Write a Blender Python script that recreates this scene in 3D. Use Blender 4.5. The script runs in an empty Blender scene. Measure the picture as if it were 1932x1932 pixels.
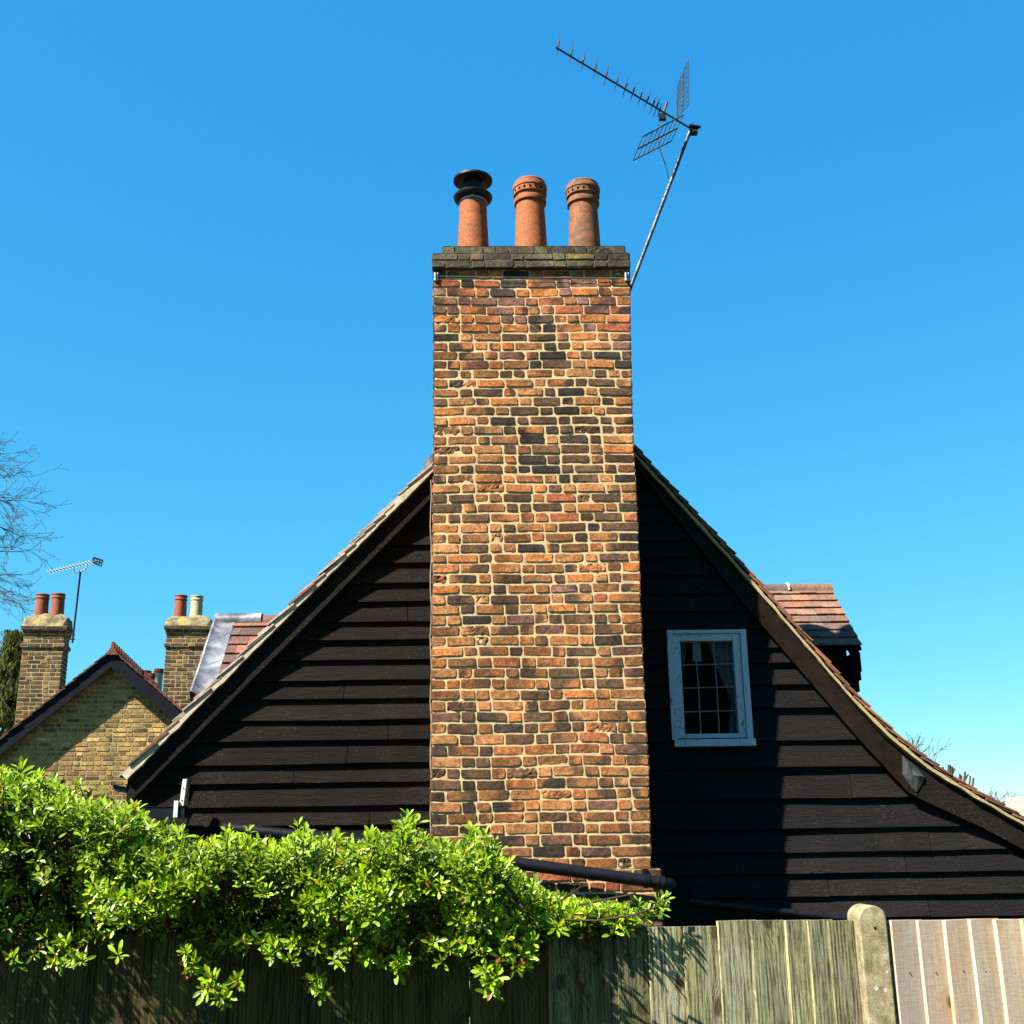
import bpy, bmesh, math, random
import numpy as np
from mathutils import Vector, Matrix, noise

SC = bpy.context.scene
COL = SC.collection
R = math.radians
rnd = random.Random(7)

# ------------------------------------------------------------------ camera
F_PX, PITCH, ROLL, EYE = 2200.0, R(16.3), R(0.9), 1.9
_f0 = Vector((0, math.cos(PITCH), math.sin(PITCH)))
_u0 = Vector((0, -math.sin(PITCH), math.cos(PITCH)))
_r0 = Vector((1, 0, 0))
CR = _r0 * math.cos(ROLL) - _u0 * math.sin(ROLL)
CU = _u0 * math.cos(ROLL) + _r0 * math.sin(ROLL)
cam = bpy.data.cameras.new('camera')
cam.sensor_width = 36
cam.lens = 36 * F_PX / 1932
cam.clip_start = 0.05
cam.clip_end = 2000
cam_ob = bpy.data.objects.new('camera', cam)
COL.objects.link(cam_ob)
cam_ob.matrix_world = Matrix(((CR.x, CU.x, -_f0.x, 0), (CR.y, CU.y, -_f0.y, 0), (CR.z, CU.z, -_f0.z, EYE), (0, 0, 0, 1)))
SC.camera = cam_ob

# ------------------------------------------------------------------ light
PSI = R(1.56)                       # the gable front is turned this much
SUN_AZ, SUN_EL = R(56), R(48.2)     # azimuth left of the gable's normal
_sd = Vector((-math.sin(SUN_AZ) * math.cos(SUN_EL), -math.cos(SUN_AZ) * math.cos(SUN_EL), math.sin(SUN_EL)))
SUN_DIR = Matrix.Rotation(PSI, 3, 'Z') @ _sd
world = bpy.data.worlds.new('World')
SC.world = world
world.use_nodes = True
nt = world.node_tree
sky = nt.nodes.new('ShaderNodeTexSky')
sky.sky_type = 'NISHITA'
sky.sun_disc = False
sky.sun_elevation = SUN_EL
sky.sun_rotation = math.atan2(SUN_DIR.x, SUN_DIR.y)
sky.dust_density = 0.0
sky.ozone_density = 6.0
sep = nt.nodes.new('ShaderNodeSeparateColor')
com = nt.nodes.new('ShaderNodeCombineColor')
nt.links.new(sky.outputs[0], sep.inputs[0])
for i, (a, g) in enumerate(((1.42, 1.36), (1.40, 0.68), (1.25, 0.31))):   # the phone camera's rendering of a clear sky
    p = nt.nodes.new('ShaderNodeMath'); p.operation = 'MULTIPLY'; p.inputs[1].default_value = 0.1
    q = nt.nodes.new('ShaderNodeMath'); q.operation = 'POWER'; q.inputs[1].default_value = g
    m = nt.nodes.new('ShaderNodeMath'); m.operation = 'MULTIPLY'; m.inputs[1].default_value = a * 4.35 / 2.07
    nt.links.new(sep.outputs[i], p.inputs[0]); nt.links.new(p.outputs[0], q.inputs[0])
    nt.links.new(q.outputs[0], m.inputs[0]); nt.links.new(m.outputs[0], com.inputs[i])
nt.links.new(com.outputs[0], nt.nodes['Background'].inputs[0])
nt.nodes['Background'].inputs[1].default_value = 0.1
sl = bpy.data.lights.new('sun', 'SUN')
sl.energy = 5.0
sl.angle = R(0.55)
sl.color = (1.0, 0.93, 0.82)
sun = bpy.data.objects.new('sun', sl)
COL.objects.link(sun)
sun.rotation_euler = SUN_DIR.to_track_quat('Z', 'Y').to_euler()
sun.location = SUN_DIR * 60

SC.view_settings.view_transform = 'Standard'
SC.view_settings.look = 'None'
SC.view_settings.exposure = 2.25
SC.view_settings.gamma = 1.0
SC.render.engine = 'CYCLES'
SC.cycles.max_bounces = 6
SC.cycles.transparent_max_bounces = 8

# ------------------------------------------------------------------ placing helpers
def ray(px, py):
    return _f0 + CR * ((px - 966) / F_PX) + CU * ((966 - py) / F_PX)

def UZ(px, py, V, psi=0.0):
    """where the line of sight meets the upright plane v = V of a frame turned by psi: (u, z)"""
    d = ray(px, py)
    du = d.x * math.cos(psi) + d.y * math.sin(psi)
    dv = -d.x * math.sin(psi) + d.y * math.cos(psi)
    t = V / dv
    return (du * t, EYE + d.z * t)

def H(px, py, V):                    # on the cottage's frame
    return UZ(px, py, V, PSI)

def lerp(a, b, t): return a + (b - a) * t
def interp(x, xs, ys):
    if x <= xs[0]: return ys[0]
    for i in range(len(xs) - 1):
        if x <= xs[i + 1]:
            return lerp(ys[i], ys[i + 1], (x - xs[i]) / (xs[i + 1] - xs[i]))
    return ys[-1]
def nz(x, y, z): return noise.noise(Vector((x, y, z)))

# ------------------------------------------------------------------ mesh builder
class MB:
    def __init__(s, psi=0.0):
        s.v = []; s.f = []; s.m = []; s.c = []; s.psi = psi; s.cur = (0.5, 0.5, 0.5); s.sm = []
    def add(s, p, c=None):
        s.v.append(tuple(p)); s.c.append(c or s.cur); return len(s.v) - 1
    def face(s, idx, mi=0, smooth=False):
        s.f.append(tuple(idx)); s.m.append(mi); s.sm.append(smooth)
    def poly(s, pts, mi=0, c=None):
        s.face([s.add(p, c) for p in pts], mi)
    def hexa(s, p, mi=0, c=None):
        i = [s.add(q, c) for q in p]     # 0-3 bottom ring, 4-7 top ring
        for q in ((3, 2, 1, 0), (4, 5, 6, 7), (0, 1, 5, 4), (1, 2, 6, 5), (2, 3, 7, 6), (3, 0, 4, 7)):
            s.face([i[k] for k in q], mi)
    def box(s, a, b, mi=0, c=None):
        x0, y0, z0 = a; x1, y1, z1 = b
        s.hexa([(x0, y0, z0), (x1, y0, z0), (x1, y1, z0), (x0, y1, z0), (x0, y0, z1), (x1, y0, z1), (x1, y1, z1), (x0, y1, z1)], mi, c)
    def prism(s, poly, v0, v1, mi=0, c=None):
        """(u, z) outline pushed from v0 to v1"""
        n = len(poly)
        a = [s.add((u, v0, z), c) for u, z in poly]; b = [s.add((u, v1, z), c) for u, z in poly]
        s.face(a, mi); s.face(b[::-1], mi)
        for i in range(n):
            j = (i + 1) % n
            s.face((a[j], a[i], b[i], b[j]), mi)
    def strip(s, lo, hi, v0, v1, mi=0, c=None):
        """closed band between two equally long (u, z) polylines"""
        for i in range(len(lo) - 1):
            q = [lo[i], lo[i + 1], hi[i + 1], hi[i]]
            s.poly([(u, v0, z) for u, z in q], mi, c)
            s.poly([(u, v1, z) for u, z in q][::-1], mi, c)
            s.poly([(lo[i][0], v0, lo[i][1]), (lo[i][0], v1, lo[i][1]), (lo[i + 1][0], v1, lo[i + 1][1]), (lo[i + 1][0], v0, lo[i + 1][1])], mi, c)
            s.poly([(hi[i][0], v0, hi[i][1]), (hi[i + 1][0], v0, hi[i + 1][1]), (hi[i + 1][0], v1, hi[i + 1][1]), (hi[i][0], v1, hi[i][1])], mi, c)
        for k in (0, -1):
            s.poly([(lo[k][0], v0, lo[k][1]), (hi[k][0], v0, hi[k][1]), (hi[k][0], v1, hi[k][1]), (lo[k][0], v1, lo[k][1])], mi, c)
    def tube(s, pts, r, n=8, mi=0, c=None, cap=True):
        pts = [Vector(p) for p in pts]
        rs = r if isinstance(r, (list, tuple)) else [r] * len(pts)
        rings = []
        ref = None
        for i, p in enumerate(pts):
            t = (pts[min(i + 1, len(pts) - 1)] - pts[max(i - 1, 0)])
            if t.length < 1e-9: t = Vector((0, 0, 1))
            t.normalize()
            if ref is None:
                ref = t.orthogonal().normalized()
            ref = (ref - t * ref.dot(t))
            if ref.length < 1e-6: ref = t.orthogonal()
            ref.normalize()
            b = t.cross(ref)
            rings.append([s.add(p + (ref * math.cos(2 * math.pi * k / n) + b * math.sin(2 * math.pi * k / n)) * rs[i], c) for k in range(n)])
        for i in range(len(rings) - 1):
            for k in range(n):
                s.face((rings[i][k], rings[i][(k + 1) % n], rings[i + 1][(k + 1) % n], rings[i + 1][k]), mi, True)
        if cap:
            s.face(rings[0][::-1], mi); s.face(rings[-1], mi)
    def lathe(s, c, prof, n=40, mi=0, col=None, wob=0.0, cf=None):
        rings = []
        for r, z in prof:
            ring = []
            for k in range(n):
                a = 2 * math.pi * k / n
                w = 1 + wob * nz(math.cos(a) * 1.5 + c[0], math.sin(a) * 1.5, z * 6)
                p = (c[0] + r * w * math.cos(a), c[1] + r * w * math.sin(a), c[2] + z)
                ring.append(s.add(p, cf(p, a, z) if cf else col))
            rings.append(ring)
        for i in range(len(rings) - 1):
            for k in range(n):
                s.face((rings[i][k], rings[i][(k + 1) % n], rings[i + 1][(k + 1) % n], rings[i + 1][k]), mi, True)
        s.face(rings[0][::-1], mi); s.face(rings[-1], mi)
    def build(s, name, mats, parent=None, root=None, recalc=True, autosm=None):
        cs, sn = math.cos(s.psi), math.sin(s.psi)
        L = root.location if root is not None else Vector((0, 0, 0))
        vv = [(x * cs - y * sn - L.x, x * sn + y * cs - L.y, z - L.z) for x, y, z in s.v]
        me = bpy.data.meshes.new(name)
        me.from_pydata(vv, [], s.f)
        if not isinstance(mats, (list, tuple)): mats = [mats]
        for m in mats: me.materials.append(m)
        me.polygons.foreach_set('material_index', s.m)
        me.polygons.foreach_set('use_smooth', s.sm)
        at = me.color_attributes.new('Col', 'FLOAT_COLOR', 'POINT')
        at.data.foreach_set('color', [x for c in s.c for x in (c[0], c[1], c[2], c[3] if len(c) > 3 else 1.0)])
        if recalc:
            bm = bmesh.new(); bm.from_mesh(me)
            bmesh.ops.recalc_face_normals(bm, faces=bm.faces)
            bm.to_mesh(me); bm.free()
        me.update()
        if any(s.sm): me.set_sharp_from_angle(angle=R(34))
        o = bpy.data.objects.new(name, me)
        COL.objects.link(o)
        if parent is not None: o.parent = parent
        return o

def thing(name, label, cat, loc=(0, 0, 0), group=None):
    o = bpy.data.objects.new(name, None)
    COL.objects.link(o)
    o.location = loc
    o.empty_display_size = 0.2
    o['label'] = label; o['category'] = cat
    if group: o['group'] = group
    return o

def FW(u, v, z, psi=PSI):            # cottage frame to world
    return Vector((u * math.cos(psi) - v * math.sin(psi), u * math.sin(psi) + v * math.cos(psi), z))

# ------------------------------------------------------------------ materials
class NT:
    def __init__(s, name):
        s.m = bpy.data.materials.new(name); s.m.use_nodes = True
        s.t = s.m.node_tree; s.b = s.t.nodes['Principled BSDF']
        s.out = s.t.nodes['Material Output']
    def n(s, typ, **kw):
        o = s.t.nodes.new('ShaderNode' + typ)
        for k, v in kw.items(): setattr(o, k, v)
        return o
    def l(s, a, b): s.t.links.new(a, b)
    def coord(s, scale=(1, 1, 1), off=None):
        tc = s.n('TexCoord'); mp = s.n('Mapping')
        mp.inputs['Scale'].default_value = scale
        src = tc.outputs['Object']
        if off is not None:
            a = s.n('VectorMath', operation='ADD'); s.l(src, a.inputs[0]); s.l(off, a.inputs[1]); src = a.outputs[0]
        s.l(src, mp.inputs[0]); return mp.outputs[0]
    def knots(s, sx, sz, off):
        tc = s.n('TexCoord'); a = s.n('VectorMath', operation='ADD'); s.l(tc.outputs['Object'], a.inputs[0]); s.l(off, a.inputs[1])
        sp = s.n('SeparateXYZ'); s.l(a.outputs[0], sp.inputs[0])
        cb = s.n('CombineXYZ'); s.l(s.math('MULTIPLY', sp.outputs[0], sx), cb.inputs[0]); s.l(s.math('MULTIPLY', sp.outputs[2], sz), cb.inputs[1])
        v = s.n('TexVoronoi', voronoi_dimensions='2D'); v.inputs['Scale'].default_value = 1.0; s.l(cb.outputs[0], v.inputs['Vector'])
        cs = s.n('SeparateColor'); s.l(v.outputs['Color'], cs.inputs[0])
        gate = s.math('LESS_THAN', cs.outputs[0], 0.36)
        wob = s.math('MULTIPLY', s.math('SUBTRACT', s.noise(a.outputs[0], 30, 3, 0.6), 0.5), 0.22)
        return s.math('ADD', s.math('ADD', v.outputs['Distance'], wob), s.math('MULTIPLY', s.math('SUBTRACT', 1.0, gate), 5.0))
    def noise(s, vec, scale, detail=4, rough=0.6, dist=0.0):
        o = s.n('TexNoise'); o.inputs['Scale'].default_value = scale; o.inputs['Detail'].default_value = detail
        o.inputs['Roughness'].default_value = rough; o.inputs['Distortion'].default_value = dist
        s.l(vec, o.inputs['Vector']); return o.outputs['Fac']
    def ramp(s, fac, stops):
        o = s.n('ValToRGB'); e = o.color_ramp.elements
        while len(e) < len(stops): e.new(0.5)
        for k, (p, c) in enumerate(stops):
            e[k].position = p; e[k].color = (c[0], c[1], c[2], 1) if isinstance(c, tuple) else (c, c, c, 1)
        s.l(fac, o.inputs[0]); return o.outputs[0]
    def mix(s, fac, a, b, typ='MIX'):
        o = s.n('Mix', data_type='RGBA', blend_type=typ)
        for sock, v in ((0, fac), (6, a), (7, b)):
            if isinstance(v, (int, float)): o.inputs[sock].default_value = v
            elif isinstance(v, tuple): o.inputs[sock].default_value = (v[0], v[1], v[2], 1)
            else: s.l(v, o.inputs[sock])
        return o.outputs[2]
    def math(s, op, a, b=0.0):
        o = s.n('Math', operation=op)
        for k, v in ((0, a), (1, b)):
            if isinstance(v, (int, float)): o.inputs[k].default_value = v
            else: s.l(v, o.inputs[k])
        return o.outputs[0]
    def bump(s, h, strength=0.4, dist=0.01):
        o = s.n('Bump'); o.inputs['Strength'].default_value = strength; o.inputs['Distance'].default_value = dist
        s.l(h, o.inputs['Height']); s.l(o.outputs[0], s.b.inputs['Normal'])
    def vcol(s):
        o = s.n('VertexColor'); o.layer_name = 'Col'; return o.outputs['Color'], o.outputs['Alpha']
    def base(s, c, rough=0.8, spec=0.3, metal=0.0, k=0.52):
        if isinstance(c, tuple): c = tuple(x * k for x in c)
        elif k != 1.0: c = s.mix(1.0, c, (k, k, k), 'MULTIPLY')
        if isinstance(c, tuple): s.b.inputs['Base Color'].default_value = (c[0], c[1], c[2], 1)
        else: s.l(c, s.b.inputs['Base Color'])
        s.b.inputs['Roughness'].default_value = rough
        s.b.inputs['Specular IOR Level'].default_value = spec
        s.b.inputs['Metallic'].default_value = metal

def plain(name, col, rough=0.6, spec=0.4, metal=0.0, var=0.35, scale=12, bump=0.0, bs=80):
    t = NT(name); co = t.coord()
    n = t.noise(co, scale, 5, 0.65)
    c = t.mix(1.0, col, t.ramp(n, [(0.25, 1 - var), (0.75, 1 + var * 0.6)]), 'MULTIPLY')
    t.base(c, rough, spec, metal)
    if bump: t.bump(t.noise(co, bs, 4), bump, 0.004)
    return t.m

def vc_mat(name, rough=0.9, spec=0.15, var=0.4, scale=60, bump=0.5, bs=140, bd=0.006, stain=0.0):
    t = NT(name); c, a = t.vcol(); co = t.coord()
    n = t.noise(co, scale, 5, 0.7)
    n2 = t.noise(co, scale * 0.13, 4, 0.6)
    c = t.mix(1.0, c, t.ramp(n, [(0.36, 1 - var), (0.64, 1 + var * 0.8)]), 'MULTIPLY')
    c = t.mix(1.0, c, t.ramp(n2, [(0.38, 1 - var * 0.5), (0.62, 1 + var * 0.5)]), 'MULTIPLY')
    if stain:                                            # soot and damp marks with a shape of their own
        n3 = t.noise(co, 2.1, 5, 0.62, 0.5)
        c = t.mix(1.0, c, t.ramp(n3, [(0.38, 1 - stain), (0.56, 1 + stain * 0.25)]), 'MULTIPLY')
    t.base(c, rough, spec)
    if bump: t.bump(t.noise(co, bs, 6, 0.75), bump, bd)
    return t.m

M = {}
M['brick'] = vc_mat('weathered_brick', 0.92, 0.10, 0.48, 48, 1.0, 130, 0.012, 0.38)
def mortar(name, col):
    t = NT(name); co = t.coord()
    n = t.noise(co, 14, 6, 0.7); n2 = t.noise(co, 160, 3, 0.7)
    c = t.mix(1.0, col, t.ramp(n, [(0.25, 0.6), (0.7, 1.2)]), 'MULTIPLY')
    c = t.mix(1.0, c, t.ramp(n2, [(0.25, 0.7), (0.7, 1.2)]), 'MULTIPLY')
    t.base(c, 0.95, 0.1); t.bump(n2, 0.6, 0.005); return t.m
M['mortar'] = mortar('lime_mortar', (0.70, 0.51, 0.265))
M['pale_mortar'] = mortar('pale_verge_mortar', (0.60, 0.51, 0.37))
M['ochre_mortar'] = mortar('ochre_verge_mortar', (0.50, 0.39, 0.20))
M['moss_mortar'] = mortar('mossy_mortar', (0.13, 0.11, 0.065))
M['tile'] = vc_mat('clay_tile', 0.85, 0.2, 0.35, 40, 0.4, 120)
def black_boards(name, base, warm):
    t = NT(name); vc_, va_ = t.vcol()
    co = t.coord((1.2, 1, 14)); c2 = t.coord((9, 9, 40)); c3 = t.coord()
    g = t.noise(co, 3.0, 6, 0.6, 0.4); fl = t.noise(c2, 3.2, 7, 0.75, 0.6)
    c = t.mix(t.ramp(g, [(0.3, 0.0), (0.7, 1.0)]), base, warm)
    # bare, flaked patches where the tar coat has lifted, and small knots
    pch = t.ramp(t.noise(c3, 1.7, 3, 0.6), [(0.52, 0.0), (0.66, 1.0)])
    flk = t.math('MULTIPLY', t.ramp(fl, [(0.52, 0.0), (0.57, 1.0)]), pch)
    c = t.mix(t.math('MULTIPLY', flk, 0.7), c, (0.036, 0.031, 0.028))
    v = t.n('TexVoronoi'); v.inputs['Scale'].default_value = 1.0
    t.l(t.coord((2.3, 1, 7.5)), v.inputs['Vector'])
    k = t.ramp(v.outputs['Distance'], [(0.06, 1.0), (0.16, 0.0)])
    c = t.mix(t.math('MULTIPLY', k, 0.6), c, (0.022, 0.012, 0.008))
    sp = t.ramp(t.noise(t.coord((1, 1, 1)), 95, 2, 0.5), [(0.70, 0.0), (0.73, 1.0)])
    c = t.mix(t.math('MULTIPLY', sp, 0.5), c, (0.09, 0.08, 0.07))
    c = t.mix(1.0, c, t.mix(1.0, vc_, (2.0, 2.0, 2.0), 'MULTIPLY'), 'MULTIPLY')
    t.base(c, 0.6, 0.02, 0.0, 0.95)
    h = t.math('ADD', t.math('MULTIPLY', fl, 1.0), t.math('MULTIPLY', g, 0.5))
    t.bump(h, 0.9, 0.02); return t.m
M['board_left'] = black_boards('tarred_board', (0.0076, 0.0066, 0.0059), (0.0122, 0.0095, 0.0077))
M['board_right'] = black_boards('weathered_tarred_board', (0.0094, 0.0091, 0.0096), (0.0126, 0.0113, 0.0108))
M['barge_dark'] = black_boards('tarred_bargeboard', (0.0085, 0.0075, 0.007), (0.012, 0.010, 0.009))
M['barge_brown'] = plain('brown_bargeboard', (0.018, 0.0110, 0.0078), 0.65, 0.06, 0, 0.6, 9, 0.4, 60)
def white_paint():
    t = NT('flaking_white_paint'); co = t.coord((14, 14, 3)); c3 = t.coord()
    n = t.noise(co, 3.4, 7, 0.72, 1.2); m_ = t.noise(c3, 5, 4)
    fl = t.math('MULTIPLY', t.ramp(n, [(0.57, 0.0), (0.60, 1.0)]), t.ramp(m_, [(0.40, 0.0), (0.58, 1.0)]))
    c = t.mix(fl, (0.58, 0.61, 0.72), (0.08, 0.075, 0.08))
    t.base(c, 0.6, 0.08, 0.0, 0.50); t.bump(t.math('SUBTRACT', 1.0, fl), 0.4, 0.004); return t.m
M['white'] = white_paint()
M['lead_came'] = plain('lead_came', (0.20, 0.20, 0.21), 0.5, 0.5, 0.3, 0.3)
def glass():
    t = NT('window_glass')
    tr = t.n('BsdfTransparent'); gl = t.n('BsdfGlossy'); gl.inputs['Roughness'].default_value = 0.02
    fr = t.n('Fresnel'); fr.inputs[0].default_value = 1.065
    mx = t.n('MixShader'); t.l(fr.outputs[0], mx.inputs[0]); t.l(tr.outputs[0], mx.inputs[1]); t.l(gl.outputs[0], mx.inputs[2])
    t.l(mx.outputs[0], t.out.inputs[0]); return t.m
M['glass'] = glass()
M['curtain'] = plain('net_curtain', (0.12, 0.125, 0.14), 0.9, 0.05, 0, 0.25, 20)
M['card'] = plain('white_card', (0.20, 0.20, 0.20), 0.8, 0.1, 0, 0.1)
M['dark_room'] = plain('dark_interior', (0.004, 0.004, 0.004), 0.9, 0.05, 0, 0.2)
def terracotta(name, a, b, soot_hole_dark=0.0):
    t = NT(name); co = t.coord((1, 1, 1.6)); c, al = t.vcol()
    n = t.noise(co, 7, 7, 0.72, 0.6); n2 = t.noise(co, 42, 5, 0.7)
    k = t.mix(t.ramp(n, [(0.42, 0.0), (0.62, 1.0)]), a, b)
    k = t.mix(1.0, k, t.ramp(n2, [(0.36, 0.62), (0.62, 1.16)]), 'MULTIPLY')
    sp = t.ramp(t.noise(co, 75, 2, 0.5), [(0.68, 0.0), (0.72, 1.0)])
    k = t.mix(t.math('MULTIPLY', sp, 0.7), k, (0.05, 0.03, 0.02))
    k = t.mix(1.0, k, c, 'MULTIPLY')
    t.base(k, 0.8, 0.25); t.bump(n2, 0.35, 0.004); return t.m
M['terra'] = terracotta('terracotta', (0.44, 0.118, 0.026), (0.27, 0.080, 0.026))
M['terra_aged'] = terracotta('aged_terracotta', (0.33, 0.115, 0.038), (0.13, 0.065, 0.034))
M['terra_far'] = terracotta('plain_terracotta', (0.36, 0.095, 0.045), (0.27, 0.08, 0.04))
M['cream'] = terracotta('buff_clay', (0.66, 0.55, 0.34), (0.55, 0.45, 0.28))
M['soot_hole_dark'] = plain('hole_nail_black', (0.006, 0.005, 0.005), 0.9, 0.05, 0, 0.1)
M['cowl'] = plain('black_enamel', (0.007, 0.007, 0.008), 0.5, 0.22, 0, 0.3, 20)
M['steel'] = plain('stainless_band', (0.45, 0.44, 0.42), 0.28, 0.6, 1.0, 0.2, 25)
M['alu'] = plain('weathered_aluminium', (0.085, 0.09, 0.10), 0.5, 0.3, 0.3, 0.6, 22)
M['alu_bright'] = plain('bright_aluminium', (0.42, 0.42, 0.41), 0.5, 0.5, 0.4, 0.3, 22)
def pole_metal():
    t = NT('patchy_steel_pole'); co = t.coord((1, 1, 1.3))
    n = t.noise(co, 7.5, 4, 0.65)
    c = t.mix(t.ramp(n, [(0.50, 0.0), (0.54, 1.0)]), (0.012, 0.013, 0.020), (0.11, 0.11, 0.115))
    t.base(c, 0.5, 0.3, 0.2); return t.m
M['pole'] = pole_metal()
M['plastic'] = plain('black_plastic', (0.012, 0.012, 0.014), 0.5, 0.2, 0, 0.3, 20)
M['pipe'] = plain('black_pipe', (0.009, 0.010, 0.015), 0.42, 0.14, 0, 0.6, 14, 0.15, 60)
M['cable'] = plain('grey_cable', (0.30, 0.27, 0.23), 0.7, 0.2, 0, 0.3)
def lead():
    t = NT('lead_sheet'); co = t.coord()
    n = t.noise(co, 4.5, 6, 0.65, 0.5)
    c = t.ramp(n, [(0.36, (0.055, 0.06, 0.08)), (0.5, (0.15, 0.16, 0.19)), (0.64, (0.34, 0.35, 0.38))])
    t.base(c, 0.5, 0.45, 0.15); t.bump(n, 0.4, 0.02); return t.m
M['lead'] = lead()
M['dull_lead'] = plain('dull_lead', (0.075, 0.074, 0.076), 0.4, 0.5, 0.3, 0.5, 10, 0.4, 25)
M['white_metal'] = plain('white_bracket', (0.80, 0.80, 0.78), 0.5, 0.4, 0, 0.06)
def wood_old():
    t = NT('mossy_fence_board'); c, a = t.vcol()
    off = t.n('VectorMath', operation='SCALE'); t.l(c, off.inputs[0]); off.inputs['Scale'].default_value = 91.0
    kd = t.knots(7.0, 4.0, off.outputs[0])
    near = t.ramp(kd, [(0.0, 1.0), (0.36, 0.0)])
    co = t.coord((1, 1, 0.055), off.outputs[0])
    tc = t.n('TexCoord'); sx = t.n('SeparateXYZ'); t.l(tc.outputs['Object'], sx.inputs[0])
    warp = t.math('MULTIPLY', t.noise(t.coord((5, 1, 0.9), off.outputs[0]), 1.6, 3, 0.5), 13.0)
    ph = t.math('ADD', t.math('MULTIPLY', sx.outputs[0], 430.0), t.math('ADD', warp, t.math('MULTIPLY', near, 20.0)))
    rings = t.math('ADD', t.math('MULTIPLY', t.math('SINE', ph), 0.5), 0.5)
    fine = t.ramp(t.noise(co, 105, 5, 0.75), [(0.34, 0.0), (0.66, 1.0)])
    g = t.math('ADD', t.math('MULTIPLY', rings, 0.26), t.math('MULTIPLY', fine, 0.92))
    k = t.mix(1.0, c, t.ramp(g, [(0.28, 0.28), (0.78, 1.35)]), 'MULTIPLY')
    mo = t.ramp(t.noise(t.coord((3.0, 1, 1.0), off.outputs[0]), 2.6, 4, 0.65), [(0.40, 0.0), (0.66, 1.0)])
    k = t.mix(t.math('MULTIPLY', mo, 0.6), k, t.mix(1.0, t.mix(1.0, c, (0.84, 0.98, 0.40), 'MULTIPLY'), t.ramp(g, [(0.25, 0.4), (0.7, 1.3)]), 'MULTIPLY'))
    dk = t.ramp(t.noise(t.coord((2.2, 1, 1.5), off.outputs[0]), 3.1, 4, 0.7), [(0.52, 0.0), (0.72, 1.0)])
    k = t.mix(t.math('MULTIPLY', dk, 0.55), k, (0.05, 0.048, 0.035))
    kn = t.ramp(kd, [(0.09, 1.0), (0.15, 0.0)])
    k = t.mix(t.math('MULTIPLY', kn, 0.85), k, (0.065, 0.035, 0.02))
    t.base(k, 0.85, 0.15); t.bump(g, 0.55, 0.004); return t.m
def wood_new():
    t = NT('new_fence_board'); c, a = t.vcol()
    off = t.n('VectorMath', operation='SCALE'); t.l(c, off.inputs[0]); off.inputs['Scale'].default_value = 73.0
    kd = t.knots(7.5, 4.5, off.outputs[0])
    g = t.noise(t.coord((1, 1, 0.05), off.outputs[0]), 120, 4, 0.6)
    saw = t.noise(t.coord((0.10, 1, 1.0), off.outputs[0]), 120, 3, 0.6)
    k = t.mix(1.0, c, t.ramp(g, [(0.3, 0.80), (0.7, 1.12)]), 'MULTIPLY')
    k = t.mix(1.0, k, t.ramp(saw, [(0.34, 0.86), (0.60, 1.05)]), 'MULTIPLY')
    st = t.ramp(t.noise(t.coord((2.4, 1, 0.6), off.outputs[0]), 3.4, 4, 0.6), [(0.45, 0.0), (0.7, 1.0)])
    k = t.mix(t.math('MULTIPLY', st, 0.5), k, (0.36, 0.20, 0.085))
    gry = t.ramp(t.noise(t.coord((1.5, 1, 1.2)), 2.3, 3, 0.6), [(0.5, 0.0), (0.7, 1.0)])
    k = t.mix(t.math('MULTIPLY', gry, 0.45), k, (0.33, 0.29, 0.26))
    halo = t.ramp(kd, [(0.08, 1.0), (0.36, 0.0)])
    k = t.mix(t.math('MULTIPLY', halo, 0.6), k, (0.38, 0.20, 0.08))
    kn = t.ramp(kd, [(0.05, 1.0), (0.13, 0.0)])
    k = t.mix(t.math('MULTIPLY', kn, 0.9), k, (0.15, 0.058, 0.022))
    t.base(k, 0.8, 0.10, 0.0, 0.62); t.bump(t.math('ADD', g, saw), 0.3, 0.002); return t.m
M['wood_old'] = wood_old()
M['wood_new'] = wood_new()
def concrete():
    t = NT('pebbly_concrete'); co = t.coord()
    n = t.noise(co, 22, 6, 0.7); n2 = t.noise(co, 170, 4, 0.7)
    c = t.ramp(n, [(0.38, (0.21, 0.175, 0.09)), (0.62, (0.46, 0.39, 0.23))])
    c = t.mix(1.0, c, t.ramp(n2, [(0.3, 0.62), (0.7, 1.2)]), 'MULTIPLY')
    v = t.n('TexVoronoi'); v.inputs['Scale'].default_value = 26; t.l(co, v.inputs['Vector'])
    peb = t.math('MULTIPLY', t.ramp(v.outputs['Distance'], [(0.20, 1.0), (0.28, 0.0)]), t.ramp(t.noise(co, 6, 3), [(0.52, 0.0), (0.6, 1.0)]))
    c = t.mix(peb, c, (0.55, 0.53, 0.46))
    t.base(c, 0.9, 0.15); t.bump(n2, 0.5, 0.004); return t.m
M['concrete'] = concrete()
def leafmat(name, rough=0.40, spec=0.36):
    t = NT(name); c, a = t.vcol()
    t.base(c, rough, spec, 0.0, 1.0)
    tl = t.n('BsdfTranslucent')
    t.l(t.mix(1.0, c, (1.25, 1.25, 0.45), 'MULTIPLY'), tl.inputs[0])
    mx = t.n('MixShader'); mx.inputs[0].default_value = 0.36
    t.l(t.b.outputs[0], mx.inputs[1]); t.l(tl.outputs[0], mx.inputs[2]); t.l(mx.outputs[0], t.out.inputs[0])
    return t.m
M['leaf'] = leafmat('glossy_leaf')
M['twig'] = plain('brown_twig', (0.055, 0.036, 0.022), 0.85, 0.15, 0, 0.4, 30)
M['bare_twig'] = plain('grey_bare_twig', (0.085, 0.062, 0.060), 0.85, 0.1, 0, 0.3, 5)
M['conifer'] = leafmat('conifer_foliage', 0.9, 0.05)
M['far_brick'] = vc_mat('yellow_stock_brick', 0.9, 0.12, 0.42, 30, 0.5, 90, 0.006, 0.35)
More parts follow.
